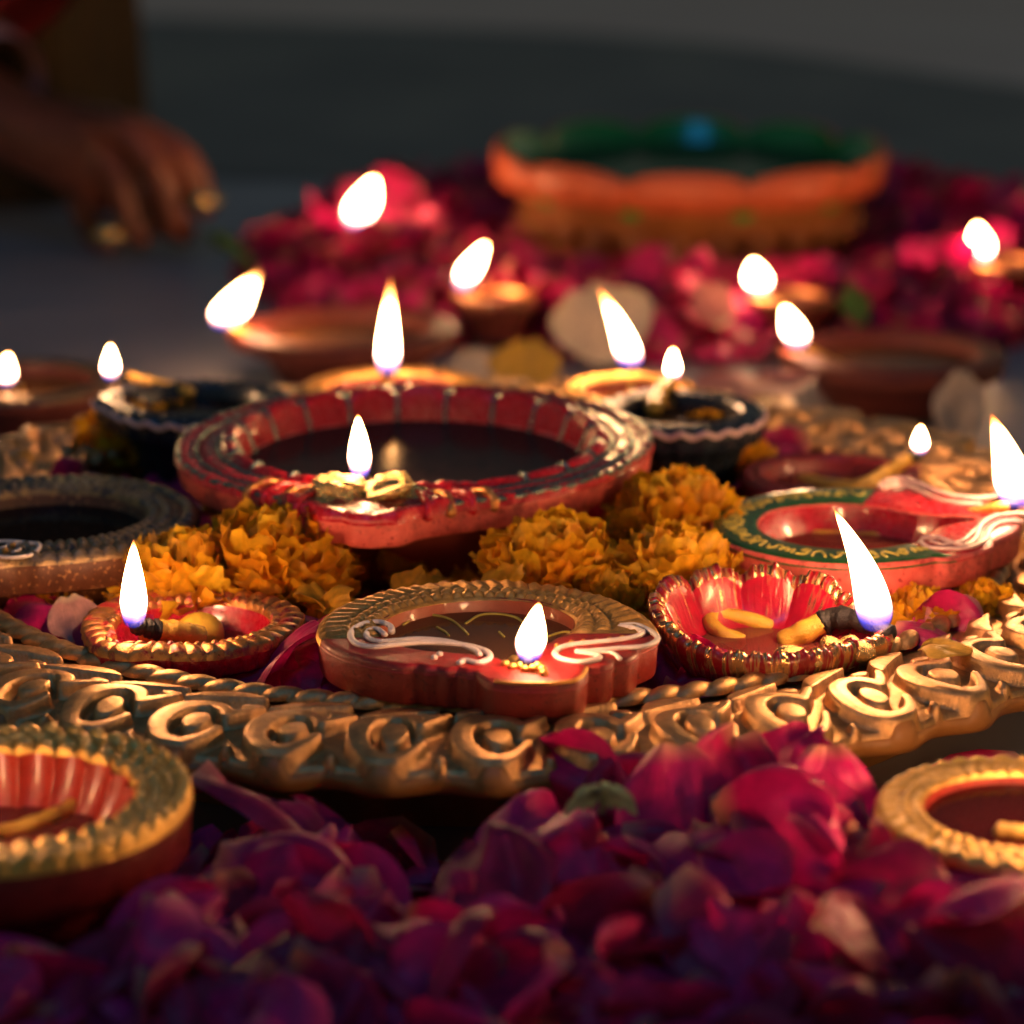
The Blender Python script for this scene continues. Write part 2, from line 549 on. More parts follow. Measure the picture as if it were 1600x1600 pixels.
def bodies(th, ro, ri, h, slab, depth, foot, ro_low=0.985, lobes=None):
    """Profile of a moulded clay lamp: foot, bowl outside, slab, rim seat, bowl inside."""
    R = ro(th)
    I = ri(th)
    one = np.ones_like(th)
    mean = np.minimum(R, np.median(R) * 1.02)
    w = 0.03 * np.sin(th * 3 + 1) + 0.02 * np.sin(th * 5 + 2)
    zt = h + w * 0.5
    P = [(0 * one, 0 * one), (foot * 0.9 * one, 0 * one), (foot * one, 0.08 * one)]
    top = h - slab
    for f in (0.25, 0.5, 0.75):
        P.append((foot + (mean * 0.80 - foot) * (f ** 0.8), one * top * f ** 1.25))
    P += [(mean * 0.84, one * (top - 0.02)), (R * ro_low - 0.05, one * top), (R * ro_low, one * (top + 0.06)),
          (R * (ro_low * 0.6 + 0.4), one * (h - slab * 0.5)), (R, zt - 0.08), (R - 0.025, zt - 0.02), (R - 0.09, zt)]
    P += [(I + 0.05, zt), (I, zt - 0.05)]
    for f in (0.15, 0.35, 0.55, 0.75, 0.9, 1.0):
        P.append((I * math.cos(f * PI / 2) ** 0.55 if f < 1 else 0 * one, zt - 0.05 - depth * math.sin(f * PI / 2) ** 1.2))
    return P


def rim_mesh(name, ro, ri, relief, mat, h, n=420, m=22, t0=0.0, t1=2 * PI, closed=True, out=0.02, inn=0.02):
    """Rim face from the outer to the inner edge with a carved relief(theta, s, arc_position)."""
    th = np.linspace(t0, t1, n, endpoint=not closed)
    s = np.linspace(0, 1, m)
    TH, SS = np.meshgrid(th, s, indexing='ij')
    Ro = ro(th)[:, None] + out
    Ri = ri(th)[:, None] - inn
    R = Ro + (Ri - Ro) * SS
    H = relief(TH, SS)
    if not closed:
        H = H * smooth01(np.minimum(TH - t0, t1 - TH) * 14)
    Z = h + H + 0.004
    Z[:, 0] = h - 0.14
    Z[:, 1] = np.minimum(Z[:, 1], h + 0.02 + H[:, 1])
    Z[:, -1] = h - 0.10
    V = np.stack([R * np.cos(TH), R * np.sin(TH), Z], -1)
    F = quads(n, m, closed)
    V = V.reshape(-1, 3)
    if not closed:                      # close the two cut ends down to the slab
        e = []
        base = len(V)
        add = []
        for i in (0, n - 1):
            for j in range(m):
                p = V[i * m + j].copy()
                p[2] = h - 0.15
                add.append(p)
        V = np.vstack([V, add])
        ex = []
        for q, i in enumerate((0, n - 1)):
            for j in range(m - 1):
                ex.append((i * m + j, i * m + j + 1, base + q * m + j + 1, base + q * m + j))
        F = np.vstack([F, np.array(ex)])
    return mesh(name, V, F, mat)


def beads_relief(nb, rows, amp=0.07, veins=None, vamp=0.05, slant=2.0):
    """Rows of beads (centre s, half width) and slanted leaf veins on the band veins=(s0, s1, count)."""
    def f(T, Sx):
        H = 0.02 * np.sin(PI * Sx)
        for c, wd in rows:
            q = np.clip(1 - ((Sx - c) / wd) ** 2, 0, 1)
            b = np.abs(np.cos(T * nb / 2 + c * 9)) ** 0.8
            H = np.maximum(H, amp * np.sqrt(q) * np.sqrt(np.clip(b, 0, 1)))
        if veins:
            s0, s1, cnt = veins
            q = smooth01((Sx - s0) / 0.10) * smooth01((s1 - Sx) / 0.06)
            ph = T * cnt + slant * (Sx - s0) * 6
            wv = 0.5 + 0.5 * np.cos(ph + 0.6 * np.sin(T * 7.3))
            H = np.maximum(H, q * vamp * (0.25 + 0.75 * wv ** 0.7))
        H = H + 0.008 * np.sin(T * 17 + 3 * Sx) + 0.006 * np.sin(T * 41 + 11 * Sx)
        return H
    return f


def flame_mesh(name, height, width, lean=(0, 0), curl=(0, 0), belly=0.26, tip=0.13, n=18, m=32):
    """Teardrop flame: lean = sideways shift of the tip, curl = extra shift of the middle."""
    t = np.linspace(0, 1, m)
    a = belly
    r = np.where(t < a, np.sqrt(np.clip(1 - ((t - a) / (a * 1.12)) ** 2, 0, 1)), np.clip(1 - ((t - a) / (1 - a)), 0, 1) ** 0.80)
    r = r * (1 + 0.10 * np.sin(PI * np.clip((t - a) / (1 - a), 0, 1)))
    r = r * width * 0.86 / 2
    r[0] *= 0.35
    r[-1] = width * 0.008
    px = lean[0] * t ** 1.6 + curl[0] * np.sin(PI * t)
    py = lean[1] * t ** 1.6 + curl[1] * np.sin(PI * t)
    an = np.linspace(0, 2 * PI, n, endpoint=False)
    V = np.zeros((n, m, 3))
    V[:, :, 0] = px[None] + np.cos(an)[:, None] * r[None]
    V[:, :, 1] = py[None] + np.sin(an)[:, None] * r[None]
    V[:, :, 2] = (t * height)[None]
    k0 = 1 - tip
    al = np.where(t < k0, t / k0 * 0.76, 0.76 + (t - k0) / tip * 0.24)
    along = np.tile(al, (n, 1)).ravel()
    return mesh(name, V.reshape(-1, 3), quads(n, m, True), M['flame'], attrs={'along': ('FLOAT', along)})


def add_wick(root, path, rad, flame, char=0.35, mat='cotton', flame_at=None):
    """Cotton wick with a charred end and a flame on it. path in the lamp's own coordinates."""
    P = catmull(path, 40)
    n = len(P)
    k = int(n * (1 - char))
    taper = np.linspace(1.15, 0.8, n) * rad * (1 + 0.05 * np.sin(np.arange(n) * 0.9))
    V, F = tube(P[:k + 1], taper[:k + 1], 10)
    w = obj('wick', mesh('wick', V, F, M[mat]), root)
    V, F = tube(P[k:], taper[k:] * 1.04 * (1 + 0.04 * np.sin(np.arange(n - k) * 1.1)), 10)
    V = np.array(V) + rng.normal(0, rad * 0.07, (len(V), 3))
    obj('charred_end', mesh('charred_end', V, F, M['char']), w)
    if flame:
        me = flame_mesh('flame', **flame)
        end = P[-1] if flame_at is None else np.asarray(flame_at)
        fo_ = obj('flame', me, w, loc=(end[0], end[1], end[2] - flame['height'] * 0.03))
        fo_.rotation_euler = (0, 0, -root.rotation_euler.z)      # the lean is given in the directions of the place
    return w


def local(root, p):
    """World point -> the lamp's own coordinates (roots are never scaled)."""
    v = Vector(p) - root.location
    c, s = math.cos(-root.rotation_euler.z), math.sin(-root.rotation_euler.z)
    return np.array([v.x * c - v.y * s, v.x * s + v.y * c, v.z])


def scroll(root, pix, z, rad, mat, name='scroll', n=60):
    """Raised paint line on the level z of a lamp, through photograph points."""
    P = [local(root, at(x, y, z)) for x, y in pix]
    V, F = tube(catmull(P, n), rad, 8, 0.8)
    return obj(name, mesh(name, V, F, M[mat]), root)


def dots(root, pix, z, rad, mat, name='dot'):
    V, F = bead_vf(rad)
    me = mesh(name, V, F, M[mat])
    for x, y in pix:
        p = local(root, at(x, y, z))
        obj(name, me, root, loc=p)


def bead_vf(r, nu=10, nv=7, sq=0.8):
    V, F = [], []
    for i in range(nv):
        f = PI * i / (nv - 1)
        for j in range(nu):
            a = 2 * PI * j / nu
            V.append((r * math.sin(f) * math.cos(a), r * math.sin(f) * math.sin(a), r * sq * math.cos(f)))
    for i in range(nv - 1):
        for j in range(nu):
            F.append((i * nu + j, (i + 1) * nu + j, (i + 1) * nu + (j + 1) % nu, i * nu + (j + 1) % nu))
    return V, F


def oil(root, ri, z, mat, n=96):
    th = np.linspace(0, 2 * PI, n, endpoint=False)
    R = ri(th) * 1.0
    V = np.zeros((n, 3))
    V[:, 0] = R * np.cos(th)
    V[:, 1] = R * np.sin(th)
    V[:, 2] = z
    return obj('oil', mesh('oil', V, [tuple(range(n))], M[mat], smooth=False), root)


ROUND_LIP = [(0, 1.10), (8, 1.10), (14, 1.07), (19, 1.0), (24, 0.985), (28, 0.99), (33, 0.975), (38, 0.985), (46, 0.985), (60, 1.0), (110, 1.0), (180, 1.0)]


# ================================================================== SETTING
def slab_sheet(name, poly, z, mat, kind='structure'):
    me = mesh(name, [(x, y, z) for x, y in poly], [tuple(range(len(poly)))], mat, smooth=False)
    o = obj(name, me)
    tag(o, kind=kind)
    return o


GZ = -3.0
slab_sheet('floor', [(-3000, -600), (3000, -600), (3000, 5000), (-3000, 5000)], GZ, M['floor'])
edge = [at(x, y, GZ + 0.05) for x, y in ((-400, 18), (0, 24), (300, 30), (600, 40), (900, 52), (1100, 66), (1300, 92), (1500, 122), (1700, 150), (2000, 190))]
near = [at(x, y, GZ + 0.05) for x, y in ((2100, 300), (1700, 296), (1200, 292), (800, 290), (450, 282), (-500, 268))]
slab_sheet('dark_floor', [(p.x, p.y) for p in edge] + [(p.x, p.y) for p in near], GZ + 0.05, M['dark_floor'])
slab_sheet('lit_floor', [(p.x, p.y + 0.3) for p in edge][::-1] + [(-260, 900), (600, 900)], GZ + 0.05, M['lit_floor'])


# ================================================================== TRAY
TC = Vector((-0.85, -1.3, 0.0))
RIN, ROUT = 12.95, 16.5
tray = empty('tray', (TC.x, TC.y, GZ), 'large round gold painted tray with a raised scroll border holding the lamps and flowers', 'tray')
TZ = -GZ      # local height of world z=0


def poly_dist(X, Y, P):
    d = np.full(X.shape, 1e9)
    tt = np.zeros(X.shape)
    L = len(P) - 1
    for i in range(L):
        a, b = P[i], P[i + 1]
        ab = b - a
        t = np.clip(((X - a[0]) * ab[0] + (Y - a[1]) * ab[1]) / (ab @ ab + 1e-12), 0, 1)
        q = np.hypot(X - a[0] - t * ab[0], Y - a[1] - t * ab[1])
        m = q < d
        d = np.where(m, q, d)
        tt = np.where(m, (i + t) / L, tt)
    return d, tt


def scroll_cell(nu, nv, w, depth, var):
    """One repeat of the border, heights in cm on an nu x nv grid: x along (0..w), y from the inner to the outer edge."""
    x = (np.arange(nu) + 0.5) / nu * w
    y = np.linspace(0, depth, nv)
    X, Y = np.meshgrid(x, y, indexing='ij')
    H = np.zeros_like(X)

    def plate(sd, hgt, bev, dome=0.0):
        return hgt * smooth01(-sd / bev) + dome * np.clip(-sd, 0, 0.6)
    a = np.radians
    for sh in (-w, 0, w):
        cx, cyy = w * 0.5 + sh, 2.50 + 0.05 * var
        ang = np.linspace(a(28), a(335 + 8 * var), 30)
        sq = np.linspace(0.94, 1.0, 30)
        C = np.stack([cx + 0.66 * sq * np.cos(ang), cyy - 0.90 * sq * np.sin(ang)], -1)   # the C ribbon
        C = np.vstack([[cx + 1.05, cyy - 0.98], [cx + 0.84, cyy - 0.70], C])
        d, t = poly_dist(X, Y, C)
        H = np.maximum(H, plate(d - (0.15 + 0.13 * np.sin(PI * np.clip(t * 1.05, 0, 1)) ** 0.7), 0.30, 0.07, 0.09))
        # the button inside it
        ux, uy = X - (cx + 0.06), Y - (cyy - 0.02)
        sd = (np.hypot(ux / 0.95, uy / 1.3) - 0.34) * 0.95
        H = np.maximum(H, plate(sd, 0.27, 0.07, 0.09))
        # drop between two C's at the outer edge
        ux, uy = X - (cx + w * 0.5), Y - 3.38
        H = np.maximum(H, plate(np.hypot(ux * 1.2, uy * 0.7) - 0.16, 0.20, 0.09, 0.1))
        # leaf row under the rope
        L = catmull([(cx - 0.80, 1.50), (cx - 0.40, 1.02), (cx + 0.20, 0.72), (cx + 0.85, 0.66)], 16)
        d, t = poly_dist(X, Y, L)
        H = np.maximum(H, plate(d - (0.06 + 0.25 * np.sin(PI * t) ** 0.7), 0.28, 0.07, 0.09))
        ux, uy = X - (cx + 0.70 + 0.06 * var), Y - 1.28
        sd = (np.hypot(ux / 1.25, uy / 0.8) - 0.26) * 0.9
        H = np.maximum(H, plate(sd, 0.24, 0.07, 0.09))
    return H


NC, NU, NV = 47, 68, 68
DEP = ROUT - RIN
cw = 2 * PI * 15.0 / NC
cells = [scroll_cell(NU, NV, cw, DEP, v) for v in (-1.0, 0.0, 1.0, 0.4)]
Hs = np.concatenate([cells[i] for i in rng.integers(0, 4, NC)], 0)
nt_ = NC * NU
th = np.arange(nt_) / nt_ * 2 * PI
yv = np.linspace(0, DEP, NV)
TH, YY = np.meshgrid(th, yv, indexing='ij')
base = -0.42 + 0.30 * np.exp(-((YY - 2.1) / 1.5) ** 2) - 0.05 * (YY / DEP)
drop = smooth01((YY - 3.50) / 0.32) ** 1.2
Hs = Hs * (1 + 0.10 * np.sin(TH * 13 + 2 * YY) + 0.07 * np.sin(TH * 29 + YY * 3))
Z = base + Hs - 0.40 * drop
Rr = RIN + YY + 0.11 * smooth01((YY - 2.4) / 1.4) * np.cos(TH * NC - PI * 1.0) + 0.03 * np.sin(TH * 9)
Z[:, 0] = -0.6
Z[:, -1] -= 0.10
V = np.stack([Rr * np.cos(TH), Rr * np.sin(TH), Z + TZ], -1).reshape(-1, 3)
obj('scroll_border', mesh('scroll_border', V, quads(nt_, NV, True)[:, ::-1].copy(), M['tray_gold']), tray)
# twisted rope between plate and border
nr = 1560
thr = np.arange(nr) / nr * 2 * PI
ph = np.linspace(0, PI, 12)
A, Bp = np.meshgrid(thr, ph, indexing='ij')
tw = np.abs(np.sin(A * 60 + Bp * 0.75)) ** 0.45
rad = 0.13 + 0.13 * tw
V = np.stack([(RIN - 0.02 - np.cos(Bp) * rad * 1.15) * np.cos(A), (RIN - 0.02 - np.cos(Bp) * rad * 1.15) * np.sin(A), TZ - 0.24 + np.sin(Bp) * rad], -1)
obj('rope_border', mesh('rope_border', V.reshape(-1, 3), quads(nr, 12, True), M['tray_gold']), tray)
r_edge = Rr[:, -1]


def side(thx):
    k = np.interp(thx, th, r_edge, period=2 * PI)
    o = np.ones_like(thx)
    lob = 0.06 * np.cos(thx * NC - PI)
    ze = np.interp(thx, th, Z[:, -1], period=2 * PI)
    return [(k - 0.12, TZ + ze - 0.03), (k + 0.004, TZ + ze - 0.012), (k + 0.03 + lob, o * (TZ - 0.66)), (k - 0.05 + lob, o * (TZ - 0.84)), (k - 0.45, o * (TZ - 1.0)),
            (k - 1.6, o * (TZ - 1.3)), (o * 13.3, o * (TZ - 1.75)), (o * 12.7, o * 0.02)]


obj('tray_side', ring_mesh('tray_side', lambda t: side(t)[::-1], M['tray_side'], nt_ // 2), tray)
obj('plate', ring_mesh('plate', lambda t: [(RIN + 0.1 + 0 * t, TZ - 0.3 + 0 * t), (RIN - 0.05 + 0 * t, TZ - 0.6 + 0 * t), (RIN - 0.5 + 0 * t, TZ - 1.5 + 0 * t), (RIN - 1.2 + 0 * t, TZ - 1.66 + 0 * t), (0 * t, TZ - 1.66 + 0 * t)][::-1], M['tray_plate'], 160), tray)
PZ = -1.66    # world level of the plate


# ================================================================== OIL LAMPS
def new_lamp(px, py, z_rim, height, label, group='oil lamps', cat='oil lamp', spout_deg=None):
    c = at(px, py, z_rim)
    r = empty('oil_lamp', (c.x, c.y, z_rim - height), label, cat, group, math.radians(spout_deg))
    return r


def dir_local(deg, r, z):
    return np.array([r * math.cos(math.radians(deg)), r * math.sin(math.radians(deg)), z])


# ---- 1 the big red lamp
L = new_lamp(648, 692, 1.6, 3.2, 'largest red lamp with wide dark oil pool and gold lip, mid tray', spout_deg=-99)
R0 = 6.12
fo = outline([(-180, 1.03), (-140, .99), (-103, .975), (-73, .995), (-49, 1.02), (-31, 1.02), (-20, 1.035), (-16, 1.09), (-13, 1.115), (-10.5, 1.10), (-8, 1.155), (-5, 1.165), (-3, 1.15), (-1, 1.195), (3, 1.20), (5, 1.175), (8, 1.17), (11, 1.08), (14, 1.045), (21, 1.0), (34, .975), (55, .95), (77, .955), (100, 1.0), (126, 1.02), (162, 1.035)])
fi = outline([(0, 0.78), (6, 0.78), (14, 0.735), (40, 0.74), (180, 0.75)])
ro = lambda t: R0 * fo(t)
ri = lambda t: R0 * fi(t)
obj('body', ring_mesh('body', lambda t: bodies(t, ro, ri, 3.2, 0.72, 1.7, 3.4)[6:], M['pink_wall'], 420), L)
obj('bowl', ring_mesh('bowl', lambda t: bodies(t, ro, ri, 3.2, 0.72, 1.7, 3.4)[:7], M['shaded_bowl'], 160), L)


def main_relief(T, Sx):
    H = 0.02 + 0 * T
    for c, wd, am, nb in ((0.12, 0.10, 0.10, 64), (0.50, 0.13, 0.07, 0), (0.86, 0.13, 0.16, 44)):
        q = np.sqrt(np.clip(1 - ((Sx - c) / wd) ** 2, 0, 1))
        b = 1 if nb == 0 else 0.55 + 0.45 * np.abs(np.cos(T * nb / 2)) ** 0.6
        H = np.maximum(H, am * q * b)
    off = np.abs((np.degrees(T) + 180) % 360 - 180)
    # folded leaf ridges towards the lip
    fold = np.exp(-((off - 15) / 12.0) ** 2)
    H += fold * (0.05 + 0.10 * (0.5 + 0.5 * np.cos(off * 0.75 + Sx * 4)))
    return H + 0.010 * np.sin(T * 23 + 5 * Sx) + 0.008 * np.sin(T * 57)


obj('rim', rim_mesh('rim', ro, ri, main_relief, M['red_gloss'], 3.2, 760, 34), L)


def band(root, name, mat, radius_f, z, rad, t0=0, t1=2 * PI, n=260, wob=0.0, nb=0):
    t = np.linspace(t0, t1, n)
    r = radius_f(t)
    P = np.stack([r * np.cos(t), r * np.sin(t), z + wob * np.sin(t * 19)], -1)
    rr = rad * (1 + (0.35 * np.cos(t * nb) if nb else 0))
    V, F = tube(P, rr, 8)
    return obj(name, mesh(name, V, F, M[mat]), root)


band(L, 'trim_line', 'steel_trim', lambda t: ri(t) + (ro(t) - ri(t)) * 0.95, 3.24, 0.065, 0.30, 2 * PI - 0.30, 320, 0.02, 70)
band(L, 'trim_line', 'steel_trim', lambda t: ri(t) + (ro(t) - ri(t)) * 0.66, 3.22, 0.055, 0.24, 2 * PI - 0.24, 320, 0.01)
band(L, 'trim_line', 'steel_trim', lambda t: ri(t) + (ro(t) - ri(t)) * 0.32, 3.23, 0.06, 0.24, 2 * PI - 0.24, 320, 0.01)
# inner lobes that stand up round the oil
for k in range(18):
    a0 = math.radians(28 + k * (304 / 18.0))
    a1 = math.radians(28 + (k + 1) * (304 / 18.0))
    t = np.linspace(a0, a1, 9)
    u = np.linspace(0, 1, 9)
    up = np.sin(PI * u) ** 0.45
    back = 0.5 - 0.5 * math.cos((a0 + a1) / 2)
    rows = []
    for dz, dr in ((-0.75, -0.30), (-0.35, -0.16), (0.02, -0.03), (0.14, 0.05), (0.20, 0.16), (0.13, 0.28), (0.0, 0.36)):
        r = ri(t) + dr + 0.05 * up
        z = 3.2 + dz * (0.55 + 0.45 * up if dz > 0 else 1) + (0.20 * back * up if dz >= 0 else 0)
        rows.append(np.stack([r * np.cos(t), r * np.sin(t), z + 0 * t], -1))
    V = np.stack(rows, 1).reshape(-1, 3)
    obj('lobe', mesh('lobe', V, quads(9, 7), M['red_gloss']), L)
    P = [np.array([(ri(np.array([a1]))[0] + dr) * math.cos(a1), (ri(np.array([a1]))[0] + dr) * math.sin(a1), 3.2 + dz]) for dr, dz in ((-0.30, -0.72), (-0.10, -0.2), (0.06, 0.16), (0.22, 0.18), (0.36, 0.03))]
    V, F = tube(catmull(P, 12), 0.065, 8)
    obj('lobe_divider', mesh('lobe_divider', V, F, M['steel_trim']), L)
oil(L, lambda t: R0 * fi(t) * 0.955, 2.70, 'oil_main')
# lip: two crumpled gold nuggets and folded leaves
for sgn in (-1, 1):
    V, F = bead_vf(0.78, 40, 26, 0.62)
    V = np.array(V)
    dirn = V / (np.linalg.norm(V, axis=1)[:, None] + 1e-9)
    nz = sum(np.sin(dirn @ rng.normal(0, 1, 3) * f + rng.uniform(0, 6)) * amp for f, amp in ((3, .14), (5, .10), (8, .08), (13, .06), (21, .04)))
    V = V * (1 + nz)[:, None] * np.array([1.0, 0.9, 0.82])
    o = obj('gold_nugget', mesh('gold_nugget', V, F, M['foil']), L, loc=local(L, at(569 + sgn * 43, 770, 1.72)))
    o.rotation_euler = (0, 0, sgn * 0.4)
    for k in range(4):
        aa = sgn * (11 + k * 5.2)
        aa += sgn * 1.5
        P = [dir_local(aa - sgn * 2, R0 * 0.86, 3.30), dir_local(aa, R0 * 0.93, 3.40), dir_local(aa + sgn * 1.0, float(ro(np.array([math.radians(aa + sgn)]))[0]) * 0.985, 3.28), dir_local(aa + sgn * 1.0, float(ro(np.array([math.radians(aa + sgn)]))[0]) + 0.02, 3.0)]
        V, F = tube(catmull(P, 12), np.linspace(0.09, 0.12, 12) * (1 + 0.15 * np.sin(np.arange(12) * 1.3 + k)), 10)
        obj('leaf_fold', mesh('leaf_fold', V, F, M['gold_red' if k % 2 else 'red_gloss']), L)
f1 = local(L, at(563, 752, 1.75))
add_wick(L, [f1 + np.array([-1.6, 0.1, -0.7]), f1 + np.array([-0.8, 0, -0.25]), f1 + np.array([-0.25, 0, -0.05]), f1 + np.array([0.02, 0, 0.1])], 0.16, dict(height=1.62, width=0.64, lean=(-0.03, 0.0), belly=0.36, tip=0.08), 0.5)
MAIN = L

# ---- 2 the front lamp with white scrolls
L = new_lamp(762, 990, 0.8, 2.3, 'front red lamp with gold beaded rim and white scrolls beside its flame', spout_deg=-68)
R0 = 3.66
fo = outline([(-180, 1.04), (-150, 1.03), (-129, 1.02), (-115, 1.0), (-100, .955), (-87, .90), (-69, .80), (-60, .76), (-56, .70), (-51, .715), (-46, .685), (-41, .70), (-36, .67), (-31, .70), (-27, .70), (-24, .80), (-20, .875), (-14, .92), (-7, .96), (0, .995), (8, 1.0), (13, .95), (18, .88), (22, .82), (26, .88), (31, .89), (35, .86), (39, .92), (47, .93), (50, .90), (61, .985), (71, 1.0), (90, .985), (126, 1.01), (159, 1.04)])
fi = outline([(0, 0.80), (5, 0.74), (10, 0.54), (15, 0.43), (25, 0.39), (38, 0.375), (58, 0.40), (78, 0.50), (100, 0.60), (130, 0.66), (180, 0.69)])
ro = lambda t, R0=R0, fo=fo: R0 * fo(t)
ri = lambda t, R0=R0, fi=fi: R0 * fi(t)
obj('body', ring_mesh('body', lambda t: bodies(t, ro, ri, 2.3, 0.86, 1.15, 1.7), M['red_wall'], 400), L)
obj('red_lip', rim_mesh('red_lip', ro, ri, lambda T, Sx: 0.012 + 0.02 * np.sin(PI * Sx), M['red_satin'], 2.295, 150, 12, -math.radians(107), math.radians(69), False, 0.012), L)
gr = beads_relief(70, ((0.82, 0.10), (0.62, 0.085)), 0.12, (0.05, 0.52, 66), 0.095, 1.6)
obj('gold_rim', rim_mesh('gold_rim', ro, ri, gr, M['gold_light'], 2.3, 900, 34, math.radians(67), math.radians(255), False), L)
obj('bowl_lining', ring_mesh('bowl_lining', lambda t: [(x - 0.015, z + 0.015) for x, z in bodies(t, ro, ri, 2.3, 0.86, 1.15, 2.3)[14:]], M['clay_lining'], 200), L)
oil(L, lambda t: ri(t) * 0.975, 2.02, 'oil_amber')
q = lambda zz: [(450 + x * .375, 800 + y * .375) for x, y in zz]
zs = 0.86
scroll(L, q([(432, 500), (425, 475), (375, 458), (305, 470), (262, 505), (280, 545), (350, 562), (450, 552), (560, 543), (680, 548), (770, 562), (832, 585), (838, 610), (795, 628), (740, 618), (712, 630)]), zs, 0.075, 'white_line', n=110)
scroll(L, q([(405, 512), (372, 488), (338, 492), (328, 518), (370, 538), (450, 535), (540, 528), (640, 535), (720, 552), (780, 575), (800, 595)]), zs, 0.068, 'white_line', n=90)
scroll(L, q([(1378, 478), (1430, 480), (1478, 500), (1440, 522), (1350, 535), (1250, 545), (1150, 560), (1112, 588), (1140, 612), (1215, 625), (1290, 612), (1288, 596), (1235, 585), (1200, 580)]), zs, 0.075, 'white_line', n=110)
scroll(L, q([(1385, 472), (1450, 470), (1515, 500), (1540, 530), (1490, 558), (1390, 566), (1290, 575), (1205, 582)]), zs, 0.068, 'white_line', n=90)
scroll(L, q([(1255, 585), (1320, 582), (1360, 590), (1382, 612)]), zs, 0.055, 'white_line', n=40)
dots(L, q([(1182, 542), (1232, 538), (1286, 535), (1340, 528), (1392, 522), (1120, 556)]), zs, 0.065, 'gold_light')
dots(L, q([(632, 592), (610, 606)]), zs, 0.075, 'white_line')
dots(L, q([(905, 632), (935, 645), (965, 640), (985, 655), (1020, 650), (1060, 655), (1065, 672), (1040, 640)]), zs, 0.10, 'gold_light', 'gold_dot')
band(L, 'lip_edge', 'gold_light', lambda t: ro(t) - 0.05, 2.33, 0.045, -0.33, 0.33, 40, 0.0)
for pts in ([(480, 470), (540, 435), (610, 430), (680, 450), (730, 490), (750, 510)], [(740, 465), (800, 430), (880, 425), (950, 440), (990, 470)], [(620, 480), (655, 500), (670, 515)], [(880, 500), (900, 520)], [(1080, 520), (1150, 500), (1210, 510), (1225, 530)]):
    P = [local(L, at(x, y, 0.53)) for x, y in q(pts)]
    V, F = tube(catmull(P, 30), 0.03, 6)
    obj('swirl', mesh('swirl', V, F, M['swirl']), L)
f1 = local(L, at(826, 1040, 0.85))
add_wick(L, [f1 + np.array([-1.5, 0.3, -0.45]), f1 + np.array([-0.8, 0.12, -0.2]), f1 + np.array([-0.2, 0, -0.02]), f1 + np.array([0.03, 0, 0.12])], 0.15, dict(height=1.30, width=0.74, lean=(0.20, 0.0), belly=0.38, tip=0.08), 0.45)
FRONT = L

# ---- 3 the small red lamp with the wax ball
L = new_lamp(302, 975, 0.15, 1.75, 'small crimson lamp with a gold scalloped rim and a yellow wax ball in it', spout_deg=-140)
R0 = 2.46
fo = outline([(-180, 1.0), (-123, 1.03), (-91, 1.06), (-56, 1.02), (-29, .98), (-12, 1.0), (0, 1.05), (12, 1.04), (22, 1.0), (30, .90), (36, .86), (55, .88), (88, .90), (110, .92), (130, .94), (151, 1.0)])
fi = outline([(-180, .72), (-90, .72), (-40, .70), (-14, .72), (-7, .82), (0, .84), (7, .82), (14, .70), (35, .60), (90, .62), (140, .70)])
ro = lambda t, R0=R0, fo=fo: R0 * fo(t) * (1 + 0.018 * np.abs(np.sin(t * 17)))
ri = lambda t, R0=R0, fi=fi: R0 * fi(t)
obj('body', ring_mesh('body', lambda t: bodies(t, ro, ri, 1.75, 0.55, 1.05, 1.7), M['magenta_bowl'], 340), L)


def scallop_relief(T, Sx):
    c = np.abs(np.sin(T * 17 + Sx * 1.2)) ** 0.5
    H = 0.05 * np.sin(PI * Sx) + 0.10 * c * np.sqrt(np.clip(1 - ((Sx - 0.36) / 0.34) ** 2, 0, 1))
    b = np.abs(np.sin(T * 26)) ** 0.5
    H = np.maximum(H, 0.11 * b * np.sqrt(np.clip(1 - ((Sx - 0.82) / 0.16) ** 2, 0, 1)))
    return H + 0.012 * np.sin(T * 31 + 7 * Sx)


obj('gold_rim', rim_mesh('gold_rim', ro, ri, scallop_relief, M['gold_red'], 1.75, 760, 26), L)
V, F = bead_vf(0.56, 36, 22, 0.85)
V = np.array(V)
V *= (1 + 0.015 * np.sin(V[:, :1] * 30 + 1) * np.sin(V[:, 1:2] * 28))
wp = local(L, at(312, 990, -0.35))
obj('wax_ball', mesh('wax_ball', V, F, M['wax']), L, loc=wp)
oil(L, lambda t: ri(t) * 0.9, 1.15, 'oil_red')
f1 = local(L, at(213, 980, 0.32))
w_ = add_wick(L, [f1 + np.array([-1.5, 0.2, -0.5]), f1 + np.array([-0.9, 0.25, -0.22]), f1 + np.array([-0.4, 0.1, -0.1]), f1 + np.array([0.05, 0.0, 0.05])], 0.24, dict(height=2.05, width=0.72, lean=(0.06, -0.06), belly=0.30), 0.42)
V, F = bead_vf(0.34, 24, 14, 0.8)
obj('molten_wax', mesh('molten_wax', V, F, M['wax']), L, loc=local(L, at(240, 992, 0.0)))

# ---- 4 the shell lamp
L = new_lamp(1190, 978, 0.25, 1.8, 'red shell shaped lamp with fluted back, gold edge and the tall curved flame', spout_deg=-18)
L.location.z += 0.12
R0 = 2.42
fo = outline([(0, 1.20), (8, 1.17), (18, 1.02), (30, 0.97), (60, 0.99), (180, 1.02)])


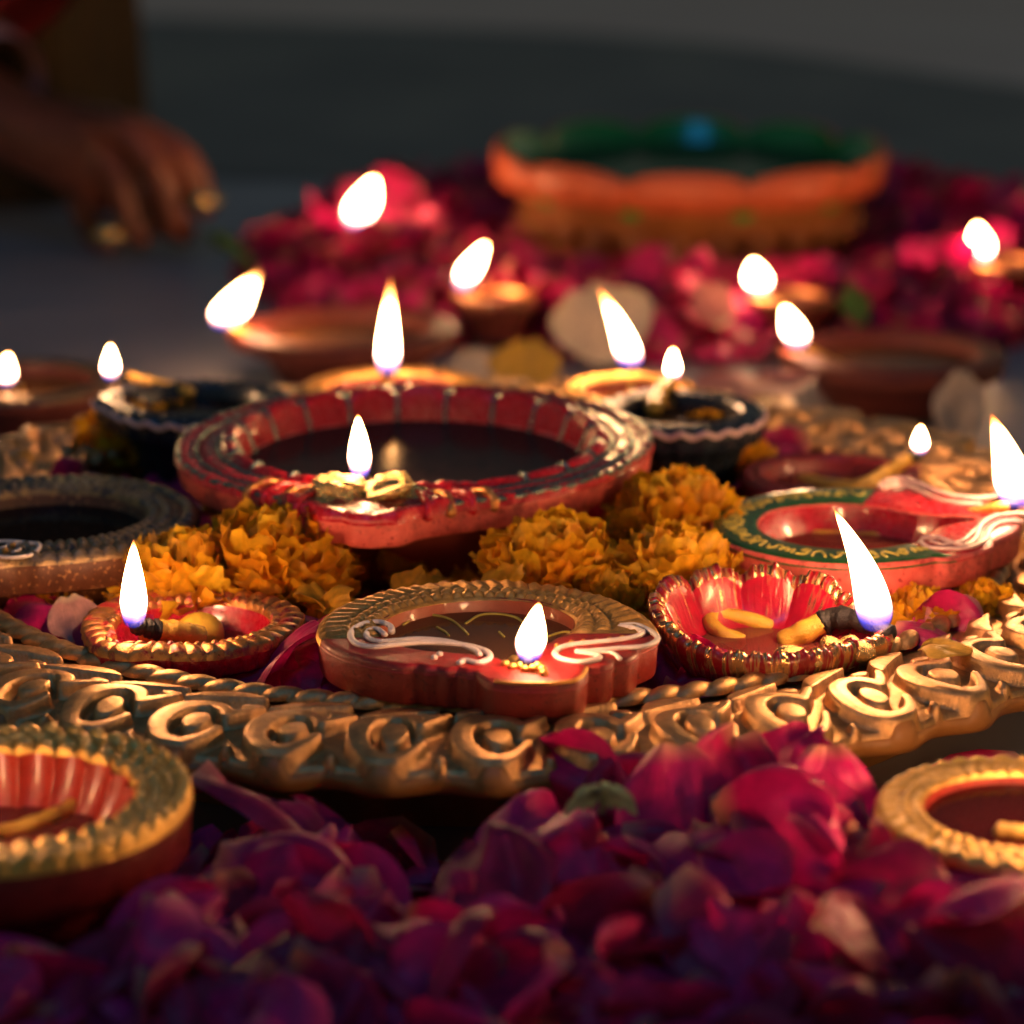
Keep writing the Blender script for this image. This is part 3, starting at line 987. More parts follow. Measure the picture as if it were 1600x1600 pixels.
def shell_profile(t):
    R = R0 * fo(t)
    off = np.abs((np.degrees(t) + 180) % 360 - 180)
    # the back (the side away from the camera) stands up in fluted lobes
    wt = (t + math.radians(-18))
    back = smooth01(0.5 + 0.62 * np.sin(wt) - 0.25 * np.cos(wt))
    lob = np.abs(np.sin(wt * 5.5)) ** 0.55
    R = R * (1 + 0.05 * (lob - 0.6) * (0.4 + 0.6 * back))
    zt = 1.72 + back * 0.62 * (0.45 + 0.55 * lob)
    o = np.ones_like(t)
    P = [(0 * o, 0 * o), (1.35 * o, 0 * o), (1.5 * o, 0.1 * o), (R * 0.78, 0.7 * o), (R * 0.94, zt - 0.62), (R * 0.99, zt - 0.32), (R, zt - 0.10), (R * 0.985, zt - 0.01)]
    gro = 0.10 * (1 - lob) * back
    P += [(R * 0.93 + gro, zt + 0.02), (R * 0.86 + gro * 1.6, zt - 0.12), (R * 0.80 + gro * 1.5, zt - 0.40), (R * 0.70 + gro, 1.35 + 0 * o), (R * 0.55, 1.02 + 0 * o), (R * 0.35, 0.85 * o), (0 * o, 0.8 * o)]
    return P


pr = shell_profile
obj('body', ring_mesh('body', lambda t: pr(t)[:7], M['shell_edge'], 420), L)
obj('bowl', ring_mesh('bowl', lambda t: pr(t)[9:], M['shell_red'], 420), L)


def shell_edge(t):
    p = pr(t)
    j = 0.03 * np.sin(t * 31) + 0.025 * np.sin(t * 53 + 1) + 0.02 * np.sin(t * 87)
    return [(p[5][0] + 0.01, p[5][1] + j), (p[6][0] + 0.03, p[6][1] + j * 0.5), (p[7][0] + 0.02, p[7][1] + 0.05 + j), (p[8][0], p[8][1] + 0.07 + j), (p[9][0] - 0.01, p[9][1] + 0.02 + j * 2), (p[9][0] - 0.02, p[9][1] - 0.06)]


obj('gold_edge', ring_mesh('gold_edge', shell_edge, M['shell_edge'], 520), L)
for k in range(7):                      # carved grooves between the lobes
    wt = math.radians(16 + k * 180 / 5.5)
    t = np.array([wt + math.radians(18)])
    if not (0.35 < 0.5 + 0.62 * math.sin(wt) - 0.25 * math.cos(wt)):
        continue
    p = pr(t)
oil(L, lambda t: R0 * fo(t) * 0.62, 1.16, 'oil_red')
P = [local(L, at(x, y, z)) for x, y, z in ((1160, 1004, -0.42), (1128, 990, -0.25), (1108, 972, -0.12), (1122, 960, -0.05), (1160, 966, -0.12), (1205, 980, -0.3))]
V, F = tube(catmull(P, 30), 0.185 * (1 + 0.05 * np.sin(np.arange(30) * 0.8)), 10)
obj('wick', mesh('wick', V, F, M['cotton']), L)
P = [local(L, at(x, y, z)) for x, y, z in ((1225, 1006, -0.35), (1262, 985, 0.0), (1305, 966, 0.30), (1350, 972, 0.38), (1392, 992, 0.30))]
add_wick(L, P, 0.25, dict(height=2.80, width=1.0, lean=(-0.98, 0.0), curl=(0.06, 0.0), belly=0.22, tip=0.10), 0.62, flame_at=P[-1] + np.array([-0.36, 0.0, 0.12]))
for k in range(5):
    V, F = bead_vf(0.36 - 0.03 * k, 22, 14, 0.7)
    V = np.array(V)
    V *= (1 + 0.16 * np.sin(V @ rng.normal(0, 9, 3) + k))[:, None]
    o = obj('gold_nugget', mesh('gold_nugget', V, F, M['foil']), L, loc=local(L, at((1235, 1300, 1345, 1270, 1325)[k], (1028, 1012, 1018, 1032, 1005)[k], 0.1)))
SHELL = L

# ---- 5 the green rimmed lamp
L = new_lamp(1318, 822, 0.8, 2.4, 'red lamp with a dark green rim and yellow squiggles, behind the tall curved flame', spout_deg=11)
R0 = 3.2
fo = outline([(-180, 1.0), (-112, 1.01), (-85, 1.0), (-66, 1.0), (-62, 1.06), (-50, 1.10), (-36, 1.16), (-31, 1.13), (-26, 1.17), (-18, 1.27), (-8, 1.36), (5, 1.40), (20, 1.38), (30, 1.28), (36, 1.24), (44, 1.24), (52, 1.16), (66, 1.12), (82, 1.08), (110, 1.03), (150, 1.0)])
fi = outline([(0, 1.05), (4, 1.02), (9, 0.80), (16, 0.68), (30, 0.63), (60, 0.62), (180, 0.63)])
ro = lambda t, R0=R0, fo=fo: R0 * fo(t)
ri = lambda t, R0=R0, fi=fi: R0 * fi(t)
obj('body', ring_mesh('body', lambda t: bodies(t, ro, ri, 2.4, 0.80, 1.3, 2.1), M['pink_wall'], 300), L)
obj('bowl_lining', ring_mesh('bowl_lining', lambda t: [(x - 0.015, z + 0.015) for x, z in bodies(t, ro, ri, 2.4, 0.8, 1.3, 2.1)[14:]], M['magenta_bowl'], 300), L)
obj('red_lip', rim_mesh('red_lip', ro, ri, lambda T, Sx: 0.012 + 0.02 * np.sin(PI * Sx), M['red_gloss'], 2.395, 90, 12, -math.radians(62), math.radians(62), False, 0.012), L)
obj('green_rim', rim_mesh('green_rim', ro, ri, lambda T, Sx: 0.02 + 0.03 * np.sin(PI * Sx), M['green_paint'], 2.4, 240, 12, math.radians(58), math.radians(302), False), L)
for k in range(27):
    aa = math.radians(66 + k * 8.75)
    c = np.array([0.0, 0.0])
    rm = (ro(np.array([aa]))[0] * 0.55 + ri(np.array([aa]))[0] * 0.45)
    pts = []
    kind = k % 4
    shp = {0: [(-.16, .22), (-.2, -.02), (-.05, -.2), (.1, -.05), (.2, .18)],
           1: [(-.2, -.05), (-.05, .14), (.08, -.02), (.0, -.18), (.2, -.2)],
           2: [(-.2, .1), (-.08, -.14), (.04, .1), (.16, -.14), (.24, .12)],
           3: [(-.12, .2), (.1, .14), (.12, -.06), (-.1, -.1), (-.02, -.24), (.16, -.2)]}[kind]
    for (u, v) in shp:
        rr_, tt_ = rm + v * 1.05 + random.uniform(-.03, .03), aa + u * 0.8 / rm
        pts.append(np.array([rr_ * math.cos(tt_), rr_ * math.sin(tt_), 2.46]))
    V, F = tube(catmull(pts, 22), 0.038, 7, 0.6)
    obj('squiggle', mesh('squiggle', V, F, M['yellow_mark']), L)
q = lambda zz: [(1000 + x * .375, 650 + y * .375) for x, y in zz]
scroll(L, q([(1000, 292), (1030, 268), (1090, 262), (1160, 282), (1240, 315), (1330, 335), (1420, 340), (1520, 325)]), 0.86, 0.075, 'pink_line', n=90)
scroll(L, q([(1010, 300), (1080, 285), (1150, 305), (1230, 342), (1320, 362), (1420, 366)]), 0.86, 0.06, 'pink_line', n=80)
scroll(L, q([(1175, 510), (1240, 505), (1300, 528), (1365, 535), (1400, 505), (1420, 455), (1470, 422), (1560, 408), (1620, 412)]), 0.86, 0.07, 'pink_line', n=90)
scroll(L, q([(1168, 522), (1200, 545), (1290, 552), (1380, 545), (1440, 515), (1462, 470), (1510, 445), (1600, 440)]), 0.86, 0.06, 'pink_line', n=90)
scroll(L, q([(1210, 520), (1270, 535), (1340, 520), (1390, 480), (1430, 440), (1490, 410)]), 0.86, 0.05, 'pink_line', n=70)
oil(L, lambda t: ri(t) * 0.93, 1.75, 'oil_red')
f1 = local(L, at(1588, 790, 0.95))
P = [local(L, at(1250, 838, 0.0)), local(L, at(1380, 840, 0.05)), local(L, at(1470, 815, 0.45)), f1 + np.array([-0.5, 0, -0.05]), f1]
add_wick(L, P, 0.17, dict(height=2.4, width=1.15, lean=(-0.72, 0.0), belly=0.25, tip=0.18), 0.16)
GREEN = L

# ---- 6 dark bead rimmed lamp at the left
L = new_lamp(72, 808, 0.9, 2.5, 'dark brown lamp with gold beaded rim and dark oil, left of the marigolds', spout_deg=-112)
R0 = 3.68
fo = outline(ROUND_LIP)
fi = outline([(0, 0.86), (6, 0.84), (12, 0.72), (20, 0.66), (180, 0.66)])
ro = lambda t, R0=R0, fo=fo: R0 * fo(t)
ri = lambda t, R0=R0, fi=fi: R0 * fi(t)
obj('body', ring_mesh('body', lambda t: bodies(t, ro, ri, 2.5, 0.86, 1.3, 2.2), M['brown_clay'], 320), L)
gr = beads_relief(62, ((0.86, 0.11), (0.60, 0.12), (0.18, 0.12)), 0.15, (0.30, 0.5, 62), 0.08, 0.5)
obj('gold_rim', rim_mesh('gold_rim', ro, ri, gr, M['gold_dark'], 2.5, 900, 32), L)
oil(L, lambda t: ri(t) * 0.975, 2.15, 'oil_dark')
scroll(L, [(-30, 850), (5, 846), (40, 848), (62, 852), (50, 866), (20, 871), (-20, 868)], 1.0, 0.06, 'white_line', n=60)
scroll(L, [(0, 858), (18, 850), (32, 856), (20, 863)], 1.0, 0.045, 'white_line', n=30)
dots(L, [(20, 852), (8, 860)], 1.02, 0.08, 'gold_light', 'gold_dot')
LEFT = L


# ---- plainer lamps farther back share one builder
def small_lamp(px, py, z, h, R, spout, label, body, rim, pool, wave=0, beads=40, wick=None, flame=None, lip=1.18, group='oil lamps', lining=None, char=0.3, wrad=0.15, n=200):
    L = new_lamp(px, py, z, h, label, group, spout_deg=spout)
    fo = outline([(0, lip), (8, lip - 0.02), (18, 1.0 + (lip - 1) * 0.3), (28, 1.0), (180, 1.0)])
    fi = outline([(0, 0.95), (6, 0.9), (14, 0.78), (30, 0.74), (180, 0.74)])
    wv = (lambda t: 1 + 0.022 * np.sin(t * wave)) if wave else (lambda t: 1.0)
    ro = lambda t: R * fo(t) * wv(t)
    ri = lambda t: R * fi(t)
    slab = min(0.7, h * 0.3)
    obj('body', ring_mesh('body', lambda t: bodies(t, ro, ri, h, slab, h * 0.5, R * 0.55), M[body], n), L)
    obj('rim', rim_mesh('rim', ro, ri, beads_relief(beads, ((0.75, 0.16), (0.3, 0.14)), 0.08), M[rim], h, 360, 18), L)
    if wave:
        t = np.linspace(0, 2 * PI, 300)
        r = ro(t) * 1.004
        Pw = np.stack([r * np.cos(t), r * np.sin(t), h - 0.16 + 0.07 * np.sin(t * wave)], -1)
        V, F = tube(Pw, 0.07, 7, caps=False)
        obj('wavy_line', mesh('wavy_line', V, F, M['pink_line']), L)
    if lining:
        obj('bowl_lining', ring_mesh('bowl_lining', lambda t: [(x - 0.015, zz + 0.015) for x, zz in bodies(t, ro, ri, h, slab, h * 0.5, R * 0.55)[14:]], M[lining], 160), L)
    if pool:
        oil(L, lambda t: ri(t) * 0.95, h - 0.35, pool)
    if flame:
        e = local(L, flame.pop('at'))
        P = [np.array([0.15 * R, 0.1, h * 0.55]), e * np.array([0.5, 0.5, 0]) + np.array([0, 0, h * 0.72]), e + np.array([-0.35, 0, -0.12]), e]
        if wick:
            P = [local(L, at(x, y, zz)) for x, y, zz in wick] + [e]
        add_wick(L, P, wrad, flame, char)
    return L


small_lamp(312, 626, 1.2, 2.8, 2.5, 172, 'blue black lamp with a wavy pink line, behind the big red lamp at the left', 'black_paint', 'black_paint', 'oil_dark', 22,
           wick=[(300, 615, 1.0), (250, 600, 1.2), (205, 590, 1.3)], flame=dict(at=at(173, 592, 1.3), height=1.05, width=0.56, lean=(0.03, 0.0), belly=0.35, tip=0.08))
for k in range(6):
    pass
small_lamp(1062, 641, 1.2, 2.8, 2.3, 100, 'blue black lamp with a wavy pink line, behind the big red lamp at the right', 'black_paint', 'black_paint', 'oil_dark', 22,
           wick=[(1020, 640, 1.0), (1028, 620, 1.2), (1040, 603, 1.4)], flame=dict(at=at(1051, 592, 1.5), height=0.95, width=0.50, lean=(0.0, 0), belly=0.35), char=0.12, wrad=0.22)
small_lamp(615, 606, 0.9, 2.5, 2.7, -80, 'gold rimmed lamp directly behind the big red lamp, with a tall pointed flame', 'red_wall', 'gold_light', 'oil_amber',
           flame=dict(at=at(606, 582, 1.2), height=2.9, width=0.80, lean=(0.12, 0.0), belly=0.20, tip=0.34))
small_lamp(985, 607, 1.0, 2.6, 1.9, -110, 'gold rimmed lamp at the back of the tray whose long flame leans left', 'red_wall', 'gold_light', 'oil_amber',
           flame=dict(at=at(985, 572, 1.25), height=2.45, width=0.92, lean=(-0.98, 0.0), belly=0.20, tip=0.30))
small_lamp(1292, 742, 0.0, 1.7, 2.3, 18, 'dark red lamp with a thick yellow wick, behind the green rimmed lamp', 'dark_red', 'dark_red', 'oil_red', 0,
           wick=[(1250, 752, -0.5), (1335, 762, -0.2), (1390, 735, 0.15)], flame=dict(at=at(1437, 708, 0.55), height=0.80, width=0.50, lean=(0, 0), belly=0.38, tip=0.08), char=0.12, wrad=0.2)
small_lamp(40, 592, -1.0, 2.0, 3.0, 200, 'brown lamp on the floor beyond the tray, at the far left edge', 'terracotta', 'gold_dark', 'oil_amber',
           flame=dict(at=at(10, 600, -0.8), height=1.0, width=0.62, lean=(0.1, 0), belly=0.35, tip=0.08))
small_lamp(545, 512, -1.0, 2.0, 3.75, 178, 'plain terracotta lamp on the floor before the petals, its broad flame leaning right', 'terracotta', 'terracotta', 'oil_amber', 0, 0, lip=1.12,
           flame=dict(at=at(352, 510, -0.75), height=2.0, width=1.45, lean=(1.25, 0.0), belly=0.34, tip=0.22))
small_lamp(1402, 550, -1.0, 2.0, 3.6, 172, 'plain terracotta lamp on the floor before the petals, at the right', 'terracotta', 'terracotta', 'oil_amber', 0, 0, lip=1.1,
           flame=dict(at=at(1246, 541, -0.75), height=1.45, width=0.95, lean=(-0.50, 0.0), belly=0.40, tip=0.10))
# lamps bedded in the petals round the bowl
ring_lamps = ((600, 366, 150, dict(height=2.1, width=1.35, lean=(0.75, 0.0), belly=0.5, tip=0.06), 'small lamp bedded in the petals left of the orange bowl, flame leaning right'),
              (776, 462, 160, dict(height=1.75, width=0.88, lean=(0.85, 0.0), belly=0.5, tip=0.06), 'small lamp in petals before the orange bowl, slender flame leaning right'),
              (1240, 462, 190, dict(height=1.25, width=1.05, lean=(-0.22, 0.0), belly=0.5, tip=0.06), 'small lamp in the petals before the right side of the orange bowl, round flame'),
              (1580, 410, 200, dict(height=1.45, width=1.0, lean=(-0.22, 0.0), belly=0.5, tip=0.06), 'small lamp in the petals at the far right of the orange bowl'))
for px, py, sp, fl, lab in ring_lamps:
    c = at(px, py, -0.9)
    fl['at'] = Vector((c.x, c.y, -0.75)) + Vector((math.cos(math.radians(sp)), math.sin(math.radians(sp)), 0)) * 1.3
    small_lamp(px, py, -0.9, 1.6, 1.5, sp, lab, 'terracotta', 'gold_red', 'oil_amber', 0, 26, lip=1.1, flame=fl, n=90)

# ---- lamp at the front left, fluted inside
L = new_lamp(2, 1248, 0.4, 2.8, 'front left lamp with a fluted red bowl and knobbly gold rim, cut by the edge', spout_deg=200)
R0 = 3.5
fo = outline([(0, 1.12), (10, 1.1), (20, 1.0), (180, 1.0)])
fi = outline([(0, 0.9), (8, 0.84), (18, 0.70), (180, 0.70)])
ro = lambda t, R0=R0, fo=fo: R0 * fo(t)
ri = lambda t, R0=R0, fi=fi: R0 * fi(t) * (1 + 0.02 * np.abs(np.sin(t * 10)))
obj('body', ring_mesh('body', lambda t: bodies(t, ro, ri, 2.8, 1.05, 1.6, 2.2), M['dark_red'], 260), L)


def fluted(t):
    P = bodies(t, ro, ri, 2.8, 1.05, 1.6, 2.2)[14:]
    fl = 0.16 * np.abs(np.sin(t * 10)) ** 0.6
    return [(np.maximum(r - 0.17 + fl * (1.0 - i / 5.0 if i < 5 else 0), 0.0), z + 0.015) for i, (r, z) in enumerate(P)]


obj('fluted_bowl', ring_mesh('fluted_bowl', fluted, M['orange_red'], 420), L)


def knob_relief(T, Sx):
    H = 0.03 + 0 * T
    for c, wd, nb, am, phz in ((0.13, 0.14, 46, 0.26, 0.0), (0.38, 0.13, 42, 0.20, 1.2), (0.62, 0.12, 40, 0.18, 0.4), (0.86, 0.13, 38, 0.18, 2.0)):
        qd = np.sqrt(np.clip(1 - ((Sx - c) / wd) ** 2, 0, 1))
        H = np.maximum(H, am * qd * np.abs(np.cos(T * nb / 2 + phz)) ** 0.5)
    return H + 0.02 * np.sin(T * 37 + 9 * Sx)


obj('gold_rim', rim_mesh('gold_rim', ro, ri, knob_relief, M['gold_green'], 2.8, 820, 34), L)
oil(L, lambda t: R0 * 0.60 * (1 + 0 * t), 1.85, 'oil_red')
e = local(L, at(-75, 1262, 0.4))
add_wick(L, [local(L, at(120, 1260, -0.55)), local(L, at(60, 1285, -0.5)), local(L, at(-10, 1300, -0.45)), e], 0.17, dict(height=1.4, width=0.5, lean=(0.0, 0.1), belly=0.3), 0.15)

# ---- lamp at the front right
L = new_lamp(1605, 1268, 0.15, 2.6, 'front right lamp with a gold leaf rim and dark red oil, cut by the edge', spout_deg=20)
R0 = 2.8
fo = outline([(0, 1.15), (10, 1.12), (20, 1.0), (180, 1.0)])
fi = outline([(0, 0.9), (8, 0.84), (18, 0.68), (180, 0.68)])
ro = lambda t, R0=R0, fo=fo: R0 * fo(t)
ri = lambda t, R0=R0, fi=fi: R0 * fi(t)
obj('body', ring_mesh('body', lambda t: bodies(t, ro, ri, 2.6, 0.95, 1.3, 1.9), M['dark_red'], 260), L)
gr = beads_relief(46, ((0.86, 0.12), (0.62, 0.10)), 0.10, (0.03, 0.5, 40), 0.10, 1.4)
obj('gold_rim', rim_mesh('gold_rim', ro, ri, gr, M['gold_green'], 2.6, 700, 28), L)
oil(L, lambda t: ri(t) * 0.985, 2.42, 'oil_wine')
obj('bowl_lining', ring_mesh('bowl_lining', lambda t: [(x - 0.015, zz + 0.015) for x, zz in bodies(t, ro, ri, 2.6, 0.95, 1.3, 1.9)[14:]], M['red_wall'], 160), L)
e = local(L, at(1668, 1290, 0.35))
add_wick(L, [local(L, at(1560, 1300, 0.0)), local(L, at(1600, 1302, 0.05)), local(L, at(1640, 1296, 0.1)), e], 0.16, dict(height=3.0, width=1.25, lean=(0.1, 0.1), belly=0.3), 0.15)


# ================================================================== ORANGE BOWL
bc = at(1078, 218, 2.3)
bowl = empty('clay_bowl', (bc.x, bc.y, GZ + 0.1), 'large orange clay bowl with lotus petal rim and green inside, ringed by rose petals', 'bowl')
RB, HB = 8.25, 5.0


def bowl_out(t):
    o = np.ones_like(t)
    lob = np.abs(np.sin(t * 5.0 + 0.35)) ** 0.34
    zt = HB - 0.72 + 0.8 * lob
    R = RB * (0.93 + 0.075 * lob)
    return [(0 * o, 0 * o), (6.0 * o, 0 * o), (6.2 * o, 0.2 * o), (6.5 * o, 1.4 * o), (6.9 * o, 2.7 * o), (R * 0.88, 3.3 * o), (R * 0.97, 3.55 * o), (R * 0.99, 4.1 * o), (R, zt - 0.12), (R * 0.985, zt), (R * 0.955, zt - 0.03), (R * 0.945, zt - 0.2)]


obj('lotus_rim', ring_mesh('lotus_rim', lambda t: bowl_out(t)[5:11], M['orange_clay'], 300), bowl)


def bowl_band(t):
    P = bowl_out(t)[:6]
    rel = 0.14 * np.abs(np.sin(t * 24)) * 1.0
    return [(r + (rel * (1 if 2 <= i <= 4 else 0)) * (1 if i != 3 else -0.2) - (0.01 if i == 5 else 0), z) for i, (r, z) in enumerate(P)]


obj('carved_band', ring_mesh('carved_band', bowl_band, M['ochre_clay'], 420), bowl)
for k in range(26):
    a_ = 2 * PI * k / 26
    V, F = bead_vf(0.55, 12, 8, 0.9)
    o = obj('carved_boss', mesh('carved_boss', V, F, M['ochre_clay']) if k == 0 else boss_me, bowl, loc=(6.75 * math.cos(a_), 6.75 * math.sin(a_), 2.0))
    boss_me = o.data
obj('green_lining', ring_mesh('green_lining', lambda t: [(bowl_out(t)[10][0], bowl_out(t)[10][1]), (bowl_out(t)[11][0] - 0.05, bowl_out(t)[11][1] - 0.2), (0.90 * RB + 0 * t, HB - 0.9 + 0 * t), (0.85 * RB + 0 * t, 3.0 + 0 * t), (0.6 * RB + 0 * t, 1.4 + 0 * t), (0 * t, 1.1 + 0 * t)], M['green_glaze'], 200), bowl)
th_ = np.linspace(0, 2 * PI, 96, endpoint=False)
V = np.stack([RB * 0.9 * np.cos(th_), RB * 0.9 * np.sin(th_), np.full(96, 4.0)], -1)
obj('water', mesh('water', V, [tuple(range(96))], oil_material('bowl water', (0.35, 0.8, 0.45), 0.12, 0.35), smooth=False), bowl)


# ================================================================== PETALS
def petal_geo(L=2.4, Wd=2.2, cup=0.45, bend=0.3, curl=0.35, nu=9, nv=10, seed=0, ruffle=0.05, notch=0.08, sharp=0.0):
    """Rose petal: claw at the origin, blade along +y, cupped, edge rolled back."""
    g = np.random.default_rng(seed)
    u = np.linspace(-1, 1, nu)
    v = np.linspace(0, 1, nv)
    U, Vv = np.meshgrid(u, v, indexing='ij')
    w = np.sin(PI * np.clip(Vv * 0.80 + 0.07, 0, 1)) ** (0.75)
    w = w * (1 - 0.35 * sharp * Vv ** 2)
    tip = 1 - notch * np.exp(-(U / 0.25) ** 2) * Vv ** 4 + 0.0 * U - (0.20 + 0.3 * sharp) * U ** 2 * Vv ** 3
    X = U * w * Wd / 2
    Y = Vv * L * tip
    p = g.uniform(0, 6, 6)
    Zc = cup * L * 0.35 * (U ** 2) * w + bend * L * 0.3 * Vv ** 2
    edge_ = np.clip(np.maximum(np.abs(U) ** 5, Vv ** 6), 0, 1)
    Zc -= curl * 0.45 * edge_ * (1 + 0.4 * np.sin(U * 3 + p[0]))
    Zc += ruffle * L * (np.sin(U * 4 + p[1]) * np.sin(Vv * 5 + p[2]) + 0.5 * np.sin(U * 9 + p[3]) * Vv)
    X += 0.05 * Wd * np.sin(Vv * 4 + p[4]) * Vv
    Zc += 0.035 * L * (np.abs(np.sin(U * 2.6 + p[5] + 0.8 * Vv)) - 0.5) * Vv + 0.018 * L * np.abs(np.sin(U * 6.0 + p[0] - 1.5 * Vv)) * Vv ** 2
    P = np.stack([X, Y - L * 0.5, Zc], -1).reshape(-1, 3)
    P[:, 2] -= P[:, 2].mean()
    pv = np.stack([U * 0.5 + 0.5 + 0 * Vv, Vv + 0 * U, np.full_like(U, g.uniform(0, 50))], -1).reshape(-1, 3)
    return P, quads(nu, nv), pv


def petal_mesh(name, mat, **kw):
    P, F, pv = petal_geo(**kw)
    return mesh(name, P, F, mat, attrs={'pv': ('FLOAT_VECTOR', pv)})


ROSES = []
for s in range(16):
    g = np.random.default_rng(100 + s)
    kw = dict(L=g.uniform(2.0, 2.7), Wd=g.uniform(1.9, 2.6), cup=g.uniform(0.15, 0.9) * (1 if s % 4 else -0.8), bend=g.uniform(-0.5, 0.8), curl=g.uniform(0.1, 0.7), ruffle=g.uniform(0.05, 0.12), notch=g.uniform(0, 0.15), seed=s, nu=19, nv=17)
    ROSES.append((petal_mesh('rose_petal', M['rose'], **kw), kw))


def place(me, name, loc, rot, label, cat, group, scale=1.0):
    o = bpy.data.objects.new(name, me)
    COL.objects.link(o)
    o.location = loc
    o.rotation_euler = rot
    o.scale = (scale,) * 3
    tag(o, label, cat, group)
    return o


def petal_rot(tilt, towards=None):
    """Random spin, then a tilt about a random (or given) horizontal direction."""
    spin = random.uniform(0, 2 * PI)
    az = random.uniform(0, 2 * PI) if towards is None else towards + random.gauss(0, 0.6)
    return (Matrix.Rotation(tilt, 3, Vector((-math.sin(az), math.cos(az), 0))) @ Matrix.Rotation(spin, 3, 'Z')).to_euler()


LAMPS = [o for o in COL.objects if o.name.startswith('oil_lamp') and o.parent is None]
LAMPR = []
for o in LAMPS:
    body = [c for c in o.children if c.name.startswith('body')][0]
    r = max(math.hypot(v.co.x, v.co.y) for v in body.data.vertices)
    LAMPR.append((o.location.x, o.location.y, r, o.location.z))


def clear_of_lamps(x, y, gap, foot=False):
    return all(math.hypot(x - a, y - b) > (r * (0.62 if foot else 1.0)) + gap for a, b, r, z in LAMPR)


def heap_top(x, y):
    """Level of the petal heap in front of the tray."""
    z = -1.9
    z += 1.75 * math.exp(-((x - 5.2) / 2.1) ** 2 - ((y + 21.2) / 2.0) ** 2)
    z += 0.5 * math.exp(-((x - 1.6) / 1.4) ** 2 - ((y + 21.2) / 1.3) ** 2)
    z += 0.7 * math.exp(-((x + 4.2) / 1.5) ** 2 - ((y + 21.5) / 1.2) ** 2)
    z += 1.0 * math.exp(-((x - 7.5) / 2.5) ** 2 - ((y + 25.5) / 2.0) ** 2)
    z += 0.7 * math.exp(-((y + 25.5) / 2.5) ** 2)
    z -= 1.6 * math.exp(-((x + 1.2) / 1.9) ** 2 - ((y + 20.0) / 1.4) ** 2)
    z += 0.25 * math.sin(x * 1.3 + 1) * math.sin(y * 1.1)
    return z


def heap_label(x, y):
    if x < -4.6:
        k = 'beside the front left lamp'
    elif x > 6.2:
        k = 'beside the front right lamp'
    elif y < -24.3:
        k = 'along the near edge of the heap'
    elif x > 1.0:
        k = 'in the mound leaning on the tray border'
    else:
        k = 'in the dark hollow before the middle of the tray'
    return 'deep crimson rose petal ' + k, 'rose petals ' + k



cnt = 0
tries = 0
taken = []
while cnt < 140 and tries < 12000:
    tries += 1
    y = random.uniform(-29.0, -19.3)
    half = 0.19 * (y + 71.2) + 0.9
    x = random.uniform(-half, half)
    dt = math.hypot(x - TC.x, y - TC.y)
    if dt < ROUT + 0.7 or not clear_of_lamps(x, y, 0.55):
        continue
    if any((x - a) ** 2 + (y - b) ** 2 < 0.62 for a, b in taken[-400:]):
        continue
    taken.append((x, y))
    z = heap_top(x, y) + random.uniform(-0.3, 0.3)
    tilt = min(abs(random.gauss(0.55, 0.35)), 1.45)
    rot = petal_rot(tilt, -PI / 2 if random.random() < 0.6 else None)
    place(random.choice(ROSES)[0], 'rose_petal', (x, y, z), rot, heap_label(x, y)[0], 'petal', heap_label(x, y)[1], random.uniform(0.85, 1.3))
    cnt += 1
# hand-set petals of the heap's outline against the tray
for px, py, z, tilt, az, sc in ((900, 1225, -0.5, 1.15, -90, 1.1), (985, 1240, -0.4, 0.9, -120, 0.85), (1235, 1185, 0.1, 1.1, -100, 0.95), (1140, 1220, -0.1, 0.9, -80, 0.95), (1300, 1245, -0.1, 1.2, -60, 1.0),
                               (1060, 1255, -0.3, 0.9, -100, 1.0), (840, 1300, -0.5, 0.6, -110, 1.1), (430, 1275, -0.8, 0.7, -70, 1.35), (300, 1195, -1.2, 0.3, -90, 0.8), (500, 1290, -1.0, 0.8, -60, 1.0), (760, 1375, -0.7, 0.7, -100, 1.15), (1215, 1250, 0.0, 0.8, -90, 0.95)):
    p = at(px, py + 10, z - 0.2)
    place(random.choice(ROSES)[0], 'rose_petal', p, petal_rot(tilt, math.radians(az)), heap_label(p.x, p.y)[0], 'petal', heap_label(p.x, p.y)[1], sc)


def petal_mass(name, pts, mat, label, variants, scale=(0.8, 1.1), tilt=(0.5, 0.4), cat=None, low=True):
    """Many petals as one object, for the petals past what one could count."""
    Vs, Fs, PV, TN = [], [], [], []
    off = 0
    for (x, y, z) in pts:
        kw = dict(random.choice(variants))
        kw.update(nu=6, nv=6) if low else None
        P, F, pv = petal_geo(**kw)
        Mx = np.array(petal_rot(min(abs(random.gauss(*tilt)), 1.5)).to_matrix())
        P = (P * random.uniform(*scale)) @ Mx.T + np.array([x, y, z])
        Vs.append(P)
        Fs.append(F + off)
        PV.append(pv)
        TN.append(np.full(len(P), random.random()))
        off += len(P)
    me = mesh(name, np.concatenate(Vs), np.concatenate(Fs), mat, attrs={'pv': ('FLOAT_VECTOR', np.concatenate(PV)), 'tone': ('FLOAT', np.concatenate(TN))})
    o = obj(name, me)
    tag(o, label, cat, None, 'stuff')
    return o


RKW = [kw for _, kw in ROSES]
pts = []
while len(pts) < 640:
    y = random.uniform(-31, -13.0)
    half = 0.19 * (y + 71.2) + 2.0
    x = random.uniform(-half, half)
    dt = math.hypot(x - TC.x, y - TC.y)
    if dt < ROUT - 0.8 or not clear_of_lamps(x, y, 0.2, True):
        continue
    top = heap_top(x, y) - 0.7
    if dt < ROUT + 0.7 or not clear_of_lamps(x, y, 0.6):
        top = min(top, -2.2)
    pts.append((x, y, random.uniform(GZ + 0.1, max(GZ + 0.3, top))))
petal_mass('petal_underlayer', pts, M['rose_mass'], 'lower layer of dark rose petals under the heap before the tray', RKW)

